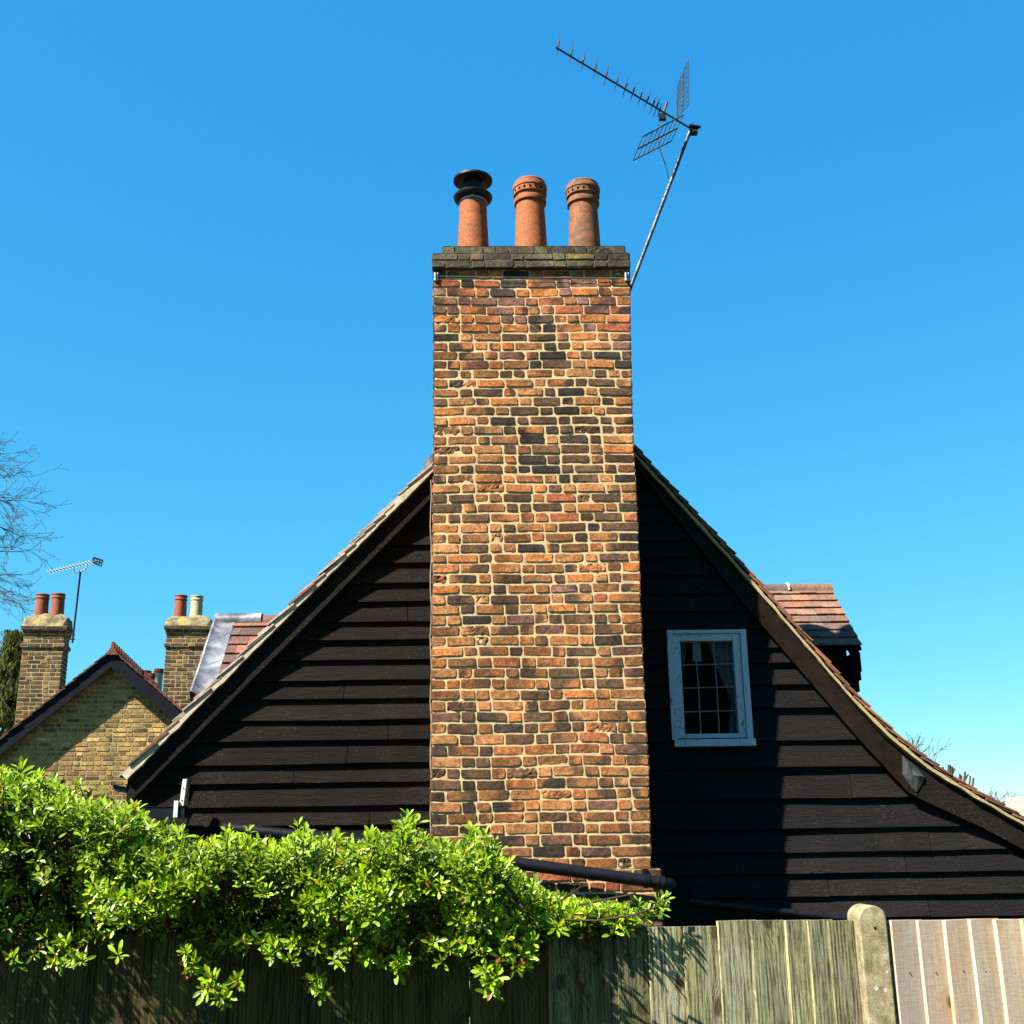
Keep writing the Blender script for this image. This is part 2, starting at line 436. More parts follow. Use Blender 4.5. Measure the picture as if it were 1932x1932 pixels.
M['far_mortar'] = mortar('buff_mortar', (0.52, 0.40, 0.20))
M['lichen'] = None
def lichen():
    t = NT('lichened_mortar'); co = t.coord()
    n = t.noise(co, 6, 6, 0.7)
    c = t.ramp(n, [(0.40, (0.12, 0.105, 0.065)), (0.53, (0.27, 0.23, 0.13)), (0.64, (0.50, 0.32, 0.05))])
    t.base(c, 0.95, 0.1); t.bump(t.noise(co, 30, 4), 0.7, 0.02); return t.m
M['lichen'] = lichen()
M['blue_barge'] = plain('slate_blue_bargeboard', (0.0065, 0.0085, 0.014), 0.6, 0.08, 0, 0.4, 6)
M['pale_roof'] = plain('pale_roof_tile', (0.52, 0.45, 0.36), 0.85, 0.15, 0, 0.3, 6)
M['cream_wall'] = plain('cream_render', (0.50, 0.46, 0.38), 0.9, 0.1, 0, 0.15, 3)
M['grass'] = plain('garden_grass', (0.06, 0.085, 0.025), 0.95, 0.1, 0, 0.5, 2.5, 0.5, 40)
M['asphalt'] = plain('lane_asphalt', (0.055, 0.054, 0.052), 0.9, 0.2, 0, 0.4, 30, 0.4, 120)

# ------------------------------------------------------------------ ground
def sheet(name, x0, y0, x1, y1, z, m):
    b = MB(); b.poly([(x0, y0, z), (x1, y0, z), (x1, y1, z), (x0, y1, z)])
    o = b.build(name, m); o['kind'] = 'structure'; return o
sheet('ground', -600, -600, 600, 600, 0.0, M['grass'])
sheet('lane', -60, -4.5, 60, 3.2, 0.006, M['asphalt'])

# ------------------------------------------------------------------ brickwork
def vary(c, a):
    k = rnd.uniform(1 - a, 1 + a)
    return tuple(x * k * rnd.uniform(0.96, 1.04) for x in c)
def pick(pal):
    t = rnd.random() * sum(w for w, _ in pal)
    for w, c in pal:
        t -= w
        if t <= 0: return c
    return pal[-1][1]
ORANGE = (0.58, 0.205, 0.062); ORANGE2 = (0.50, 0.185, 0.066); RED = (0.46, 0.135, 0.062)
BROWN = (0.31, 0.135, 0.053); TAN = (0.45, 0.202, 0.077); DBROWN = (0.150, 0.080, 0.045)
BLACK = (0.062, 0.046, 0.037); PURPLE = (0.24, 0.115, 0.082); MAUVE = (0.36, 0.18, 0.13)
PAL_TOP = [(3, ORANGE), (3, RED), (2.2, PURPLE), (1.5, MAUVE), (1.5, BLACK), (1.5, TAN), (1, ORANGE2)]
PAL_MID = [(1.6, ORANGE2), (3.2, BROWN), (3.4, TAN), (2.2, DBROWN), (1.0, BLACK), (0.3, RED), (0.9, ORANGE)]
PAL_LOW = [(1.6, ORANGE2), (4.6, TAN), (3.2, BROWN), (1.2, DBROWN), (0.25, BLACK), (0.5, PURPLE), (0.7, ORANGE)]
PAL_CAP = [(3, (0.150, 0.126, 0.078)), (2, (0.112, 0.098, 0.066)), (1.4, (0.150, 0.138, 0.066)), (1, (0.165, 0.118, 0.075)), (0.3, (0.23, 0.15, 0.06))]
PAL_BASE = [(2, BROWN), (2, DBROWN), (1, PURPLE), (1, RED)]

pal_stack_ref = [None]
def one_brick(mb, fm, a0, a1, z0, z1, col, col2, proud, edge=0.006, nx=6, ny=4, rough=0.0022, blend=None, mi=0):
    """rounded, uneven brick face with its returns sunk in the mortar; fm(a, z, out) -> frame point"""
    xs = [a0, a0 + edge] + [lerp(a0 + edge, a1 - edge, k / nx) for k in range(1, nx)] + [a1 - edge, a1]
    zs = [z0, z0 + edge] + [lerp(z0 + edge, z1 - edge, k / ny) for k in range(1, ny)] + [z1 - edge, z1]
    nX, nZ = len(xs), len(zs)
    b0 = rnd.uniform(0.2, 0.8); bw = rnd.uniform(0.08, 0.35); sl_ = rnd.uniform(-0.7, 0.7)
    flip = rnd.random() < 0.5
    tilt = rnd.uniform(-0.003, 0.003)
    idx = []
    sd = rnd.random() * 50; fine_ = nx > 2; ch = [(rnd.uniform(0.0, 0.0018) if rnd.random() < .8 else rnd.uniform(.003, .008)) for _ in range(4)]
    for j, z in enumerate(zs):
        row = []
        for i, a in enumerate(xs):
            bi = i in (0, nX - 1); bj = j in (0, nZ - 1)
            if bi or bj:
                o = -0.0075
            else:
                o = proud + (nz(a * 24 + sd, z * 30, sd) + 0.7 * nz(a * 70 + sd, z * 70, sd)) * rough + tilt * ((z - z0) / (z1 - z0) - 0.5) * 2
                ci = i in (1, nX - 2); cj = j in (1, nZ - 2)
                if edge > 0.004:
                    if ci and cj: o -= rnd.uniform(0.002, 0.008)
                    elif ci or cj: o -= rnd.uniform(0.0, 0.003)
            ja = a + (nz(a * 14 + sd, z * 30, 3) * 0.0035 if (bi or i in (1, nX - 2)) else 0)
            jz = z + (nz(a * 16 + sd, z * 30, 9) * 0.0035 if (bj or j in (1, nZ - 2)) else 0)
            if edge < 0.005 and fine_:                      # worn arrises and knocked-off corners
                cxn = i in (0, 1, nX - 2, nX - 1); czn = j in (0, 1, nZ - 2, nZ - 1)
                if cxn and czn:
                    ja += (1 if i < 2 else -1) * ch[(i > 1) + 2 * (j > 1)]; jz += (1 if j < 2 else -1) * ch[(i > 1) + 2 * (j > 1)] * .8
                jz += nz(a * 45 + sd, z * 9, 5) * 0.0016
            t = (a - a0) / (a1 - a0)
            if flip: t = 1 - t
            t += sl_ * ((z - z0) / (z1 - z0) - 0.5) * 0.5 + nz(a * 20, z * 30, sd) * 0.22
            k = min(1, max(0, (t - b0) / bw + 0.5)) if blend else 0
            c = tuple(lerp(p, q, k * blend) for p, q in zip(col, col2)) if blend else col
            row.append(mb.add(fm(ja, jz, o), c))
        idx.append(row)
    for j in range(nZ - 1):
        for i in range(nX - 1):
            mb.face((idx[j][i], idx[j][i + 1], idx[j + 1][i + 1], idx[j + 1][i]), mi)

def brick_face(mb, fm, lo, hi, z0, z1, gauge, palf, joint=0.0105, st=0.222, hd=0.106, mi=0, mm=1, fine=True, flush=0.0):
    """courses of uneven bricks between edges lo(z), hi(z)"""
    n = max(1, int(round((z1 - z0) / gauge)))
    g = (z1 - z0) / n
    for k in range(n):
        za, zb = z0 + k * g, z0 + (k + 1) * g
        zm = (za + zb) / 2
        a, e = lo(zm), hi(zm)
        pal, jt, dirt = palf(zm)
        ks = 16 if fine else 1
        pr = []
        for z in (za, zb):
            pr.append([mb.add(fm(lerp(lo(z), hi(z), i / ks), z, (nz(i * 1.7, z * 9, 1.3) * 0.002 if 0 < i < ks else 0) - (0.0028 if fine else 0)), (1, 1, 1)) for i in range(ks + 1)])
        for i in range(ks):
            mb.face((pr[0][i], pr[0][i + 1], pr[1][i + 1], pr[1][i]), mm)
        x = a
        header = (k % 2 == 0)
        ph = rnd.random()
        first = True
        while x < e - 0.03:
            w = (hd if header else st) * rnd.uniform(0.93, 1.06)
            if first and k % 2: w *= lerp(0.85, 1.0, ph)
            if e - (x + w) < 0.065: w = e - x
            if fine and palf is pal_stack_ref[0]: pal = palf(zm, x)[0]
            c = vary(pick(pal), 0.20)
            bl = None; c2 = c
            r_ = rnd.random()
            if r_ < dirt:
                c2 = BLACK if rnd.random() < 0.6 else (DBROWN if rnd.random() < 0.5 else ORANGE); bl = rnd.uniform(0.5, 0.95)
            jx = jt * rnd.uniform(0.75, 1.5); jz_ = jt * rnd.uniform(0.85, 1.25)
            a0 = x + (jx * 0.5 if x > a + 1e-6 else 0.0); a1 = x + w - (jx * 0.5 if x + w < e - 1e-6 else 0.0)
            pd = rnd.uniform(0.0012, 0.0055)
            rg = 0.0022
            if fine and rnd.random() < 0.05: pd = 0.001; rg = 0.008     # a spalled face
            zz0 = za + jz_ * 0.5 + rnd.uniform(-0.002, 0.0035); zz1 = zb - jz_ * 0.5 + rnd.uniform(-0.0045, 0.002)
            if fine:
                nxb = 14 if a1 - a0 > 0.15 else 7
                one_brick(mb, fm, a0, a1, zz0, zz1, c, c2, pd, 0.0036, nxb, 4, rg, bl, mi)
            else:
                one_brick(mb, fm, a0, a1, zz0, zz1, c, c2, 0.006, 0.0025, 1, 1, 0.0, bl, mi)
            x += w
            first = False
            nxt = rnd.random()
            header = (not header) if nxt < 0.78 else header

# ------------------------------------------------------------------ THE COTTAGE
VW = 9.25            # wall sheathing plane
VC = 8.45            # chimney face
VB = VW - 0.095      # bargeboard face
VF = VW - 0.135      # verge (tile ends)
VBACK = 15.2
base_u, _ = H(1020, 1611, VC)
cot = thing('timber_cottage', 'black weatherboarded cottage gable with tall brick chimney and clay tiled roof', 'house', FW(base_u, VW, 0))

# roof lines in the gable plane (top of the battens), from photographed verge
L_top = [H(225, 1457, VF), H(516, 1164, VF), H(815, 865, VF)]
R_pts = [(1197, 833), (1255, 897), (1333, 981), (1387, 1040), (1444, 1104), (1562, 1239), (1621, 1308), (1690, 1377), (1733, 1412), (1759, 1432),
         (1808, 1464), (1865, 1497), (1931, 1535), (2040, 1597), (2150, 1658)]
R_top = [H(x, y, VF) for x, y in R_pts]
# ridge where the slopes meet, behind the chimney
def line_x(p, q, r, s):
    d1 = (q[0] - p[0], q[1] - p[1]); d2 = (s[0] - r[0], s[1] - r[1])
    t = ((r[0] - p[0]) * d2[1] - (r[1] - p[1]) * d2[0]) / (d1[0] * d2[1] - d1[1] * d2[0])
    return (p[0] + d1[0] * t, p[1] + d1[1] * t)
RIDGE = line_x(L_top[0], L_top[-1], R_top[3], R_top[0])
L_line = L_top[:-1] + [RIDGE]                       # eave -> ridge
R_line = [RIDGE] + R_top                            # ridge -> eave
TT = 0.052                                          # tiles stand this proud of the roof deck

def offset_line(pts, d):
    """shift a polyline along its upward normal"""
    out = []
    for i, p in enumerate(pts):
        a = pts[max(i - 1, 0)]; b = pts[min(i + 1, len(pts) - 1)]
        tx, tz = b[0] - a[0], b[1] - a[1]; l_ = math.hypot(tx, tz); tx /= l_; tz /= l_
        n_ = (-tz, tx)
        if n_[1] < 0: n_ = (-n_[0], -n_[1])
        out.append((p[0] + n_[0] * d, p[1] + n_[1] * d))
    return out
L_deck = offset_line(L_line, -TT); R_deck = offset_line(R_line, -TT)
def deck_z(u):
    pts = L_deck if u < RIDGE[0] else R_deck
    return interp(u, [p[0] for p in pts], [p[1] for p in pts])

def at_len(pts, s):
    for i in range(len(pts) - 1):
        d = math.hypot(pts[i + 1][0] - pts[i][0], pts[i + 1][1] - pts[i][1])
        if s <= d or i == len(pts) - 2:
            t = s / d
            return (lerp(pts[i][0], pts[i + 1][0], t), lerp(pts[i][1], pts[i + 1][1], t))
        s -= d
def total(pts): return sum(math.hypot(pts[i + 1][0] - pts[i][0], pts[i + 1][1] - pts[i][1]) for i in range(len(pts) - 1))

TILE_PAL = [(3, (0.27, 0.105, 0.055)), (3, (0.21, 0.10, 0.065)), (2, (0.16, 0.085, 0.06)), (1.3, (0.33, 0.115, 0.05)), (1, (0.12, 0.075, 0.06))]
def tile_course_roof(mb, deck, v0, v1, gauge=0.113, w=0.166, ln=0.262, th=0.013, proud=0.006, keep=None, pal=TILE_PAL, jit=0.004, edgecol=None):
    """plain tiles laid course by course from the eave end of deck upward"""
    T = total(deck); n = int(T / gauge)
    for k in range(n + 1):
        s0 = k * gauge - 0.03
        if s0 > T - 0.05: break
        p = at_len(deck, max(s0, 0.0)); q = at_len(deck, min(max(s0, 0) + ln, T))
        dx, dz = q[0] - p[0], q[1] - p[1]; d = math.hypot(dx, dz)
        if d < 0.05: continue
        tx, tz = dx / d, dz / d
        nx_, nz_ = (-tz, tx) if tx > 0 else (tz, -tx)
        if s0 < 0: p = (p[0] + tx * s0, p[1] + tz * s0)
        L_ = min(ln, d)
        v = v0 - (w * 0.5 if k % 2 else 0)
        first = True
        while v < v1 - 0.02:
            va = max(v, v0) + 0.0012; vb = min(v + w, v1) - 0.0012
            if vb - va > 0.02:
                if keep is None or keep(p[0], (va + vb) / 2):
                    h0 = 0.030 + rnd.uniform(-jit, jit); h1 = rnd.uniform(-0.001, 0.002); sh = rnd.uniform(-jit, jit)
                    c = vary(pick(pal), 0.2)
                    if first:
                        va -= rnd.uniform(0.0, 0.020)
                        if edgecol and rnd.random() < .75: c = vary(edgecol, .22); 
                    A = (p[0] + tx * sh, p[1] + tz * sh); B = (p[0] + tx * L_, p[1] + tz * L_)
                    def P(pt, h, v_): return (pt[0] + nx_ * h, v_, pt[1] + nz_ * h)
                    mb.hexa([P(A, h0, va), P(B, h1, va), P(B, h1, vb), P(A, h0, vb),
                             P(A, h0 + th, va), P(B, h1 + th, va), P(B, h1 + th, vb), P(A, h0 + th, vb)], 0, c)
                first = False
            v += w

# dormer footprints are kept free of nothing: dormers simply stand through the tiles
roof = MB(PSI)
tile_course_roof(roof, L_deck, VF, VBACK, jit=0.006, edgecol=(0.46, 0.34, 0.27))
tile_course_roof(roof, R_deck[::-1], VF, VBACK, jit=0.007)
lo = offset_line(L_deck, -0.11); roof.strip(lo, offset_line(L_deck, -0.004), VW, VBACK - 0.02, 1)
lo = offset_line(R_deck, -0.11); roof.strip(lo, offset_line(R_deck, -0.004), VW, VBACK - 0.02, 1)
roof_o = roof.build('roof', [M['tile'], M['barge_dark']], cot, cot)
rt = MB(PSI)
v = VW + 0.9
while v < VBACK:
    c = pick(TILE_PAL)
    prof = [(RIDGE[0] + 0.13 * math.cos(a), RIDGE[1] - 0.03 + 0.11 * math.sin(a)) for a in [R(-20 + 22 * k) for k in range(11)]]
    prof += [(RIDGE[0] + 0.115 * math.cos(a), RIDGE[1] - 0.04 + 0.10 * math.sin(a)) for a in [R(200 - 22 * k) for k in range(11)]]
    rt.prism(prof, v, min(v + 0.44, VBACK), 0, c); v += 0.45
rt.build('ridge_tiles', M['tile'], roof_o, cot)

# verge mortar bands
vm = MB(PSI)
def wavy_band(mb, line, h0, h1, v0, v1, step=0.035, amp=0.006, mi=0):
    T = total(line); n = int(T / step)
    pts = [at_len(line, T * i / n) for i in range(n + 1)]
    a = offset_line(pts, 0.0)
    lo_, hi_ = [], []
    ol = offset_line(pts, 1.0)
    for i, p in enumerate(pts):
        nx_, nz_ = ol[i][0] - p[0], ol[i][1] - p[1]
        j0 = h0 + nz(i * 0.31, 3.1, h0) * amp; j1 = h1 + nz(i * 0.43, 7.7, h1) * amp
        lo_.append((p[0] + nx_ * j0, p[1] + nz_ * j0)); hi_.append((p[0] + nx_ * j1, p[1] + nz_ * j1))
    mb.strip(lo_, hi_, v0, v1, mi)
L_band = L_deck[:-1] + [at_len(L_deck, total(L_deck[:-1]) + 1.35)]
wavy_band(vm, L_deck, -0.030, 0.020, VF - 0.003, VF + 0.10, 0.03, 0.012)
vm.build('verge_mortar', M['pale_mortar'], roof_o, cot)
vm = MB(PSI)
wavy_band(vm, R_deck, -0.026, -0.005, VF + 0.002, VF + 0.10, 0.04, 0.010)
vm.build('verge_mortar', M['ochre_mortar'], roof_o, cot)

# bargeboards
def poly_H(pts, V): return [H(x, y, V) for x, y in pts]
bl_ = MB(PSI)
lo_px = [(237, 1521), (369, 1389), (576, 1181), (811, 942), (870, 883)]
hi_px = [(241, 1470), (382, 1329), (592, 1119), (811, 903), (870, 845)]
bl_.strip(poly_H(lo_px, VB), poly_H(hi_px, VB), VB, VW + 0.02)
bl_.build('bargeboard', M['barge_dark'], cot, cot)
bd = MB(PSI)
bd.strip(poly_H(lo_px, VB - 0.012), poly_H([(x + 1.5, y - 9) for x, y in lo_px], VB - 0.012), VB - 0.012, VB - 0.002)
bd.build('bargeboard_bead', M['barge_dark'], cot, cot)
fs = MB(PSI)                                           # the board tucked up under the verge, in its shade
fs.strip(poly_H([(242, 1476), (382, 1334), (592, 1124), (811, 908), (870, 850)], VB + 0.03), offset_line(poly_H([(238, 1462), (382, 1316), (592, 1106), (811, 889), (870, 831)], VB + 0.03), 0.0), VB + 0.03, VW + 0.02)
fs.build('soffit_board', M['barge_dark'], cot, cot)

br = MB(PSI)
lo_px = [(1190, 868), (1403, 1138), (1539, 1298), (1620, 1393), (1669, 1446), (1714, 1495)]
hi_px = [(1190, 840), (1412, 1096), (1539, 1246), (1616, 1338), (1670, 1396), (1718, 1437)]
br.strip(poly_H(lo_px, VB), poly_H(hi_px, VB), VB, VW + 0.02)
o = br.build('bargeboard', M['barge_brown'], cot, cot); o['label'] = 'brown painted upper bargeboard on the steep slope'
br = MB(PSI)
lo_px = [(1714.5, 1495), (1740, 1509), (1856, 1562), (1925, 1599), (2040, 1664), (2160, 1732)]
hi_px = [(1718.5, 1437), (1744, 1452), (1844, 1511), (1931, 1564), (2045, 1627), (2160, 1692)]
br.strip(poly_H(lo_px, VB), poly_H(hi_px, VB), VB + 0.004, VW + 0.02)
o = br.build('bargeboard', M['barge_dark'], cot, cot); o['label'] = 'dark lower bargeboard on the shallow slope'
# crumpled lead patch over the joint
lp = MB(PSI)
ol = [(1703, 1424), (1722, 1440), (1746, 1466), (1742, 1476), (1730, 1495), (1719, 1484), (1703, 1460)]
cpx = (1722, 1462)
n_ = len(ol)
cu, cz = H(*cpx, VB - 0.03)
ci = lp.add((cu, VB - 0.022, cz))
mid = []; rim = []
for i, (x, y) in enumerate(ol):
    u, z = H((x + cpx[0]) / 2, (y + cpx[1]) / 2, VB - 0.02); mid.append(lp.add((u, VB - 0.012 - rnd.uniform(0, 0.02), z)))
    u, z = H(x, y, VB - 0.01); rim.append(lp.add((u, VB - 0.004, z)))
for i in range(n_):
    j = (i + 1) % n_
    lp.face((ci, mid[i], mid[j])); lp.face((mid[i], rim[i], rim[j], mid[j]))
bk = lp.add((cu, VB - 0.002, cz))
for i in range(n_):
    lp.face((bk, rim[(i + 1) % n_], rim[i]))
o = lp.build('lead_patch', M['dull_lead'], cot, cot)

# weatherboards ----------------------------------------------------------
win_L = [H(1253, 1192, VW), H(1405, 1189, VW), H(1418, 1395, VW), H(1269, 1397, VW)]
WU0 = (win_L[0][0] + win_L[3][0]) / 2; WU1 = (win_L[1][0] + win_L[2][0]) / 2
WZ0 = (win_L[2][1] + win_L[3][1]) / 2; WZ1 = (win_L[0][1] + win_L[1][1]) / 2
def clip_u(z, left, right):
    """the wall's reach at height z under the roof deck"""
    lx = interp(z, [p[1] for p in L_deck], [p[0] for p in L_deck]) + 0.06
    pr = R_deck[::-1]
    rx = interp(z, [p[1] for p in pr], [p[0] for p in pr]) - 0.06
    return max(left, lx), min(right, rx)
def board_row(mb, u0b, u1b, u0t, u1t, z0, z1, t0, t1, seed):
    """one lapped board: proud by t0 at its lower edge, t1 at its top"""
    if u1b - u0b < 0.02: return
    n = max(1, int((u1b - u0b) / 0.16))
    rows = []
    q_ = 0.5 * (1 + 0.35 * nz(seed * 7.7, 1.1, 0)); mb.cur = (q_, q_, q_)
    for i in range(n + 1):
        k = i / n
        ub, ut = lerp(u0b, u1b, k), lerp(u0t, u1t, k)
        w = nz(ub * 1.3, seed, 0.5) * 0.008 + nz(ub * 4.5, seed, 2.5) * 0.003; o = nz(ub * 1.1, seed, 7.5) * 0.006
        rows.append((mb.add((ub, VW, z0 + w)), mb.add((ub, VW - t0 - o, z0 + w)), mb.add((ub, VW - t0 - o, z0 + w + 0.003)), mb.add((ut, VW - t1 - o, z1)), mb.add((ut, VW, z1))))
    for a, b in zip(rows, rows[1:]):
        for q in range(4):
            mb.face((a[q], b[q], b[q + 1], a[q + 1]))
    mb.face(rows[0]); mb.face(rows[-1][::-1])
def boards(name, mat, left, right, zs, joints=()):
    mb = MB(PSI)
    for k in range(len(zs) - 1):
        z0, z1 = zs[k], zs[k + 1] + 0.012
        T0, T1 = 0.047, 0.010
        cuts = [z0] + [z for z in (WZ0, WZ1) if z0 + 0.004 < z < z1 - 0.004] + [z1]
        for a, b in zip(cuts, cuts[1:]):
            ta = lerp(T0, T1, (a - z0) / (z1 - z0)); tb = lerp(T0, T1, (b - z0) / (z1 - z0))
            l0, r0 = clip_u(a, left, right); l1, r1 = clip_u(b, left, right)
            segs = [(l0, r0, l1, r1)]
            if left < WU0 < right and a >= WZ0 - 0.005 and b <= WZ1 + 0.005:
                segs = [(l0, WU0, l1, WU0), (WU1, r0, WU1, r1)]
            for s_ in segs:
                for (kk, ju) in joints:
                    if kk == k and s_[0] < ju < s_[1]:
                        board_row(mb, s_[0], ju - 0.003, s_[2], ju - 0.003, a, b, ta, tb, k * 3.3)
                        s_ = (ju + 0.003, s_[1], ju + 0.003, s_[3])
                board_row(mb, s_[0], s_[1], s_[2], s_[3], a, b, ta, tb, k * 3.3 + (5 if s_[0] > 1 else 0))
    return mb.build(name, mat, cot, cot)
ys = [430, 500, 580, 662, 757, 845, 940, 1025, 1120, 1215, 1300, 1400, 1497, 1605, 1695, 1805, 1895, 1985, 2080]
zL = sorted(H(760, 799.6 + 0.3985 * y, VW)[1] for y in ys)
zL = [0.0 + k * zL[0] / 9 for k in range(9)] + zL + [zL[-1] + 0.15 * k for k in range(1, 13)]
chL = H(850, 1300, VW)[0]; chR = H(1150, 1300, VW)[0]
corner_u = H(357, 1500, VW)[0]
boards('weatherboards', M['board_left'], H(262, 1500, VW)[0], chL, zL, [(14, H(660, 1250, VW)[0]), (17, H(650, 1290, VW)[0]), (11, H(700, 1400, VW)[0]), (13, H(560, 1320, VW)[0]), (15, H(735, 1240, VW)[0]), (21, H(770, 1080, VW)[0])])
zR = sorted(H(1550, y, VW)[1] for y in (1187, 1222, 1251, 1291, 1335, 1396, 1448, 1506, 1563, 1607, 1647, 1690, 1732))
zR = [0.0 + k * zR[0] / 9 for k in range(9)] + zR + [zR[-1] + 0.15 * k for k in range(1, 14)]
ju = H(1746, 1540, VW)[0]
boards('weatherboards', M['board_right'], chR, 9.0, zR, [(12, ju), (11, H(1700, 1570, VW)[0]), (9, H(1750, 1715, VW)[0]), (14, H(1600, 1450, VW)[0]), (10, H(1560, 1660, VW)[0])])
# corner board at the left end of the gable
cb = MB(PSI)
cb.box((corner_u - 0.03, VW - 0.046, 0), (corner_u + 0.008, VW - 0.004, H(352, 1468, VW)[1]))
cb.build('corner_board', M['barge_dark'], cot, cot)
# body of the house behind the gable boards
by = MB(PSI)
uL, uR = H(262, 1500, VW)[0], R_deck[-1][0] - 0.15
by.box((uL, VW + 0.002, 0), (uL + 0.15, VBACK - 0.1, L_deck[0][1] - 0.02))
by.box((uR - 0.15, VW + 0.002, 0), (uR, VBACK - 0.1, R_deck[-1][1] - 0.02))
out = [(uL, 0), (uR, 0)] + [(p[0] - (0.1 if i == len(R_deck) - 1 else 0), p[1] - 0.12) for i, p in reversed(list(enumerate(R_deck)))] + [(p[0], p[1] - 0.12) for p in L_deck[::-1][1:]]
by.prism(out, VBACK - 0.3, VBACK - 0.15)
# sheathing behind the boards, around the window
SH0, SH1 = VW + 0.003, VW + 0.06
for a, b, zc in ((uL + 0.15, WU0, 0), (WU1, uR - 0.15, 0)):
    n = 40
    for i in range(n):
        x0, x1 = lerp(a, b, i / n), lerp(a, b, (i + 1) / n)
        z0_, z1_ = deck_z(x0) - 0.10, deck_z(x1) - 0.10
        by.prism([(x0, 0), (x1, 0), (x1, max(z1_, 0.05)), (x0, max(z0_, 0.05))], SH0, SH1)
by.prism([(WU0, 0), (WU1, 0), (WU1, WZ0), (WU0, WZ0)], SH0, SH1)
by.prism([(WU0, WZ1), (WU1, WZ1), (WU1, deck_z(WU1) - 0.1), (WU0, deck_z(WU0) - 0.1)], SH0, SH1)
by.build('body', M['barge_dark'], cot, cot)
rm = MB(PSI)                                            # dark room behind the window
for f in (((WU0 - .5, VW + 1.6, WZ0 - .8), (WU1 + .04, VW + 1.65, WZ1 + .03)), ((WU0 - .5, VW + .07, WZ0 - .85), (WU1 + .04, VW + 1.6, WZ0 - .8)), ((WU0 - .5, VW + .07, WZ1 + .03), (WU1 + .04, VW + 1.6, WZ1 + .06)),
          ((WU0 - .55, VW + .07, WZ0 - .8), (WU0 - .5, VW + 1.6, WZ1 + .03)), ((WU1 + .04, VW + .07, WZ0 - .8), (WU1 + .08, VW + 1.6, WZ1 + .03))):
    rm.box(*f)
rm.build('room_lining', M['dark_room'], cot, cot)

# window -------------------------------------------------------------------
wf = MB(PSI)
JW = 0.048
VO = VW - 0.060
zt, zb_ = WZ1, WZ0
for a, b in ((WU0, WU0 + JW), (WU1 - JW, WU1)):          # outer jambs
    wf.box((a, VO, zb_), (b, VW + 0.05, zt - 0.0))
wf.box((WU0 + JW, VO + 0.004, zt - 0.028), (WU1 - JW, VW + 0.05, zt))
i0, i1 = WU0 + JW + 0.003, WU1 - JW - 0.003
for a, b in ((i0, i0 + 0.055), (i1 - 0.055, i1)):        # casement stiles, set back
    wf.box((a, VO + 0.020, zb_ + 0.012), (b, VW + 0.045, zt - 0.031))
wf.box((i0 + 0.055, VO + 0.026, zt - 0.085), (i1 - 0.055, VW + 0.045, zt - 0.031))
wf.box((i0 + 0.055, VO + 0.024, zb_ + 0.012), (i1 - 0.055, VW + 0.045, zb_ + 0.045))
win = wf.build('window', M['white'], cot, cot)
si = MB(PSI)
sp = [(WU0 + 0.012, zb_ - 0.055), (WU1 + 0.008, zb_ - 0.055), (WU1 + 0.008, zb_ - 0.002), (WU0 + 0.012, zb_ - 0.002)]
si.prism(sp, VO - 0.035, VW + 0.05)
si.poly([(WU0 + JW, VO - 0.03, zb_ - 0.001), (WU1 - JW, VO - 0.03, zb_ - 0.001), (WU1 - JW, VW + 0.05, zb_ + 0.012), (WU0 + JW, VW + 0.05, zb_ + 0.012)])
si.build('sill', M['white'], win, cot)
g0, g1, h0, h1 = i0 + 0.055, i1 - 0.055, zb_ + 0.045, zt - 0.085
VG = VW - 0.012
gl = MB(PSI); gl.box((g0 + .001, VG, h0 + .001), (g1 - .001, VG + 0.003, h1 - .001)); gl.build('pane', M['glass'], win, cot)
lc = MB(PSI)
for k in (0.30, 0.645):
    x = lerp(g0, g1, k); lc.tube([(x, VG - 0.002, h0), (x + 0.003, VG - 0.004, (h0 + h1) / 2), (x - 0.004, VG - 0.002, h1)], 0.0045, 6)
for k in (0.235, 0.49, 0.74):
    z = lerp(h0, h1, k); lc.tube([(g0, VG - 0.003, z), (lerp(g0, g1, .5), VG - 0.005, z + 0.003), (g1, VG - 0.003, z + 0.006)], 0.0045, 6)
lc.build('glazing_lead', M['lead_came'], win, cot)

def curtain(label, edge, side):
    """edge: list of (height fraction, width fraction) of the hanging cloth"""
    mb = MB(PSI)
    n = 14; rows = []
    for hf, wfrac, fold in edge:
        z = lerp(h0 - 0.02, h1 + 0.03, hf); row = []
        for i in range(n + 1):
            t = i / n
            x = (g0 + t * wfrac * (g1 - g0)) if side < 0 else (g1 - t * wfrac * (g1 - g0))
            row.append((x, VG + 0.075 + fold * math.sin(t * 21 + hf) , z))
        rows.append(row)
    fr = [[mb.add(p) for p in r] for r in rows]; bk = [[mb.add((p[0], p[1] + 0.003, p[2])) for p in r] for r in rows]
    for a, b in zip(fr, fr[1:]):
        for i in range(n): mb.face((a[i], a[i + 1], b[i + 1], b[i]), 0, True)
    for a, b in zip(bk, bk[1:]):
        for i in range(n): mb.face((a[i], b[i], b[i + 1], a[i + 1]), 0, True)
    for j in range(len(rows) - 1):
        for i in (0, n): mb.face((fr[j][i], fr[j + 1][i], bk[j + 1][i], bk[j][i]))
    o = mb.build('curtain', M['curtain']); o['label'] = label; o['category'] = 'curtain'; o['group'] = 'pair of net curtains behind the leaded window'
    return o
curtain('narrow pale net curtain hanging at the left jamb of the leaded window', [(0.50, 0.01, .004), (0.62, 0.055, .006), (0.8, 0.13, .008), (1.0, 0.165, .009)], -1)
curtain('wide net curtain knotted back at the right jamb of the leaded window', [(0.0, 0.15, .009), (0.2, 0.10, .007), (0.36, 0.055, .005), (0.385, 0.085, .008), (0.41, 0.07, .006), (0.5, 0.14, .007), (0.7, 0.29, .010), (0.86, 0.37, .011), (1.0, 0.43, .012)], 1)
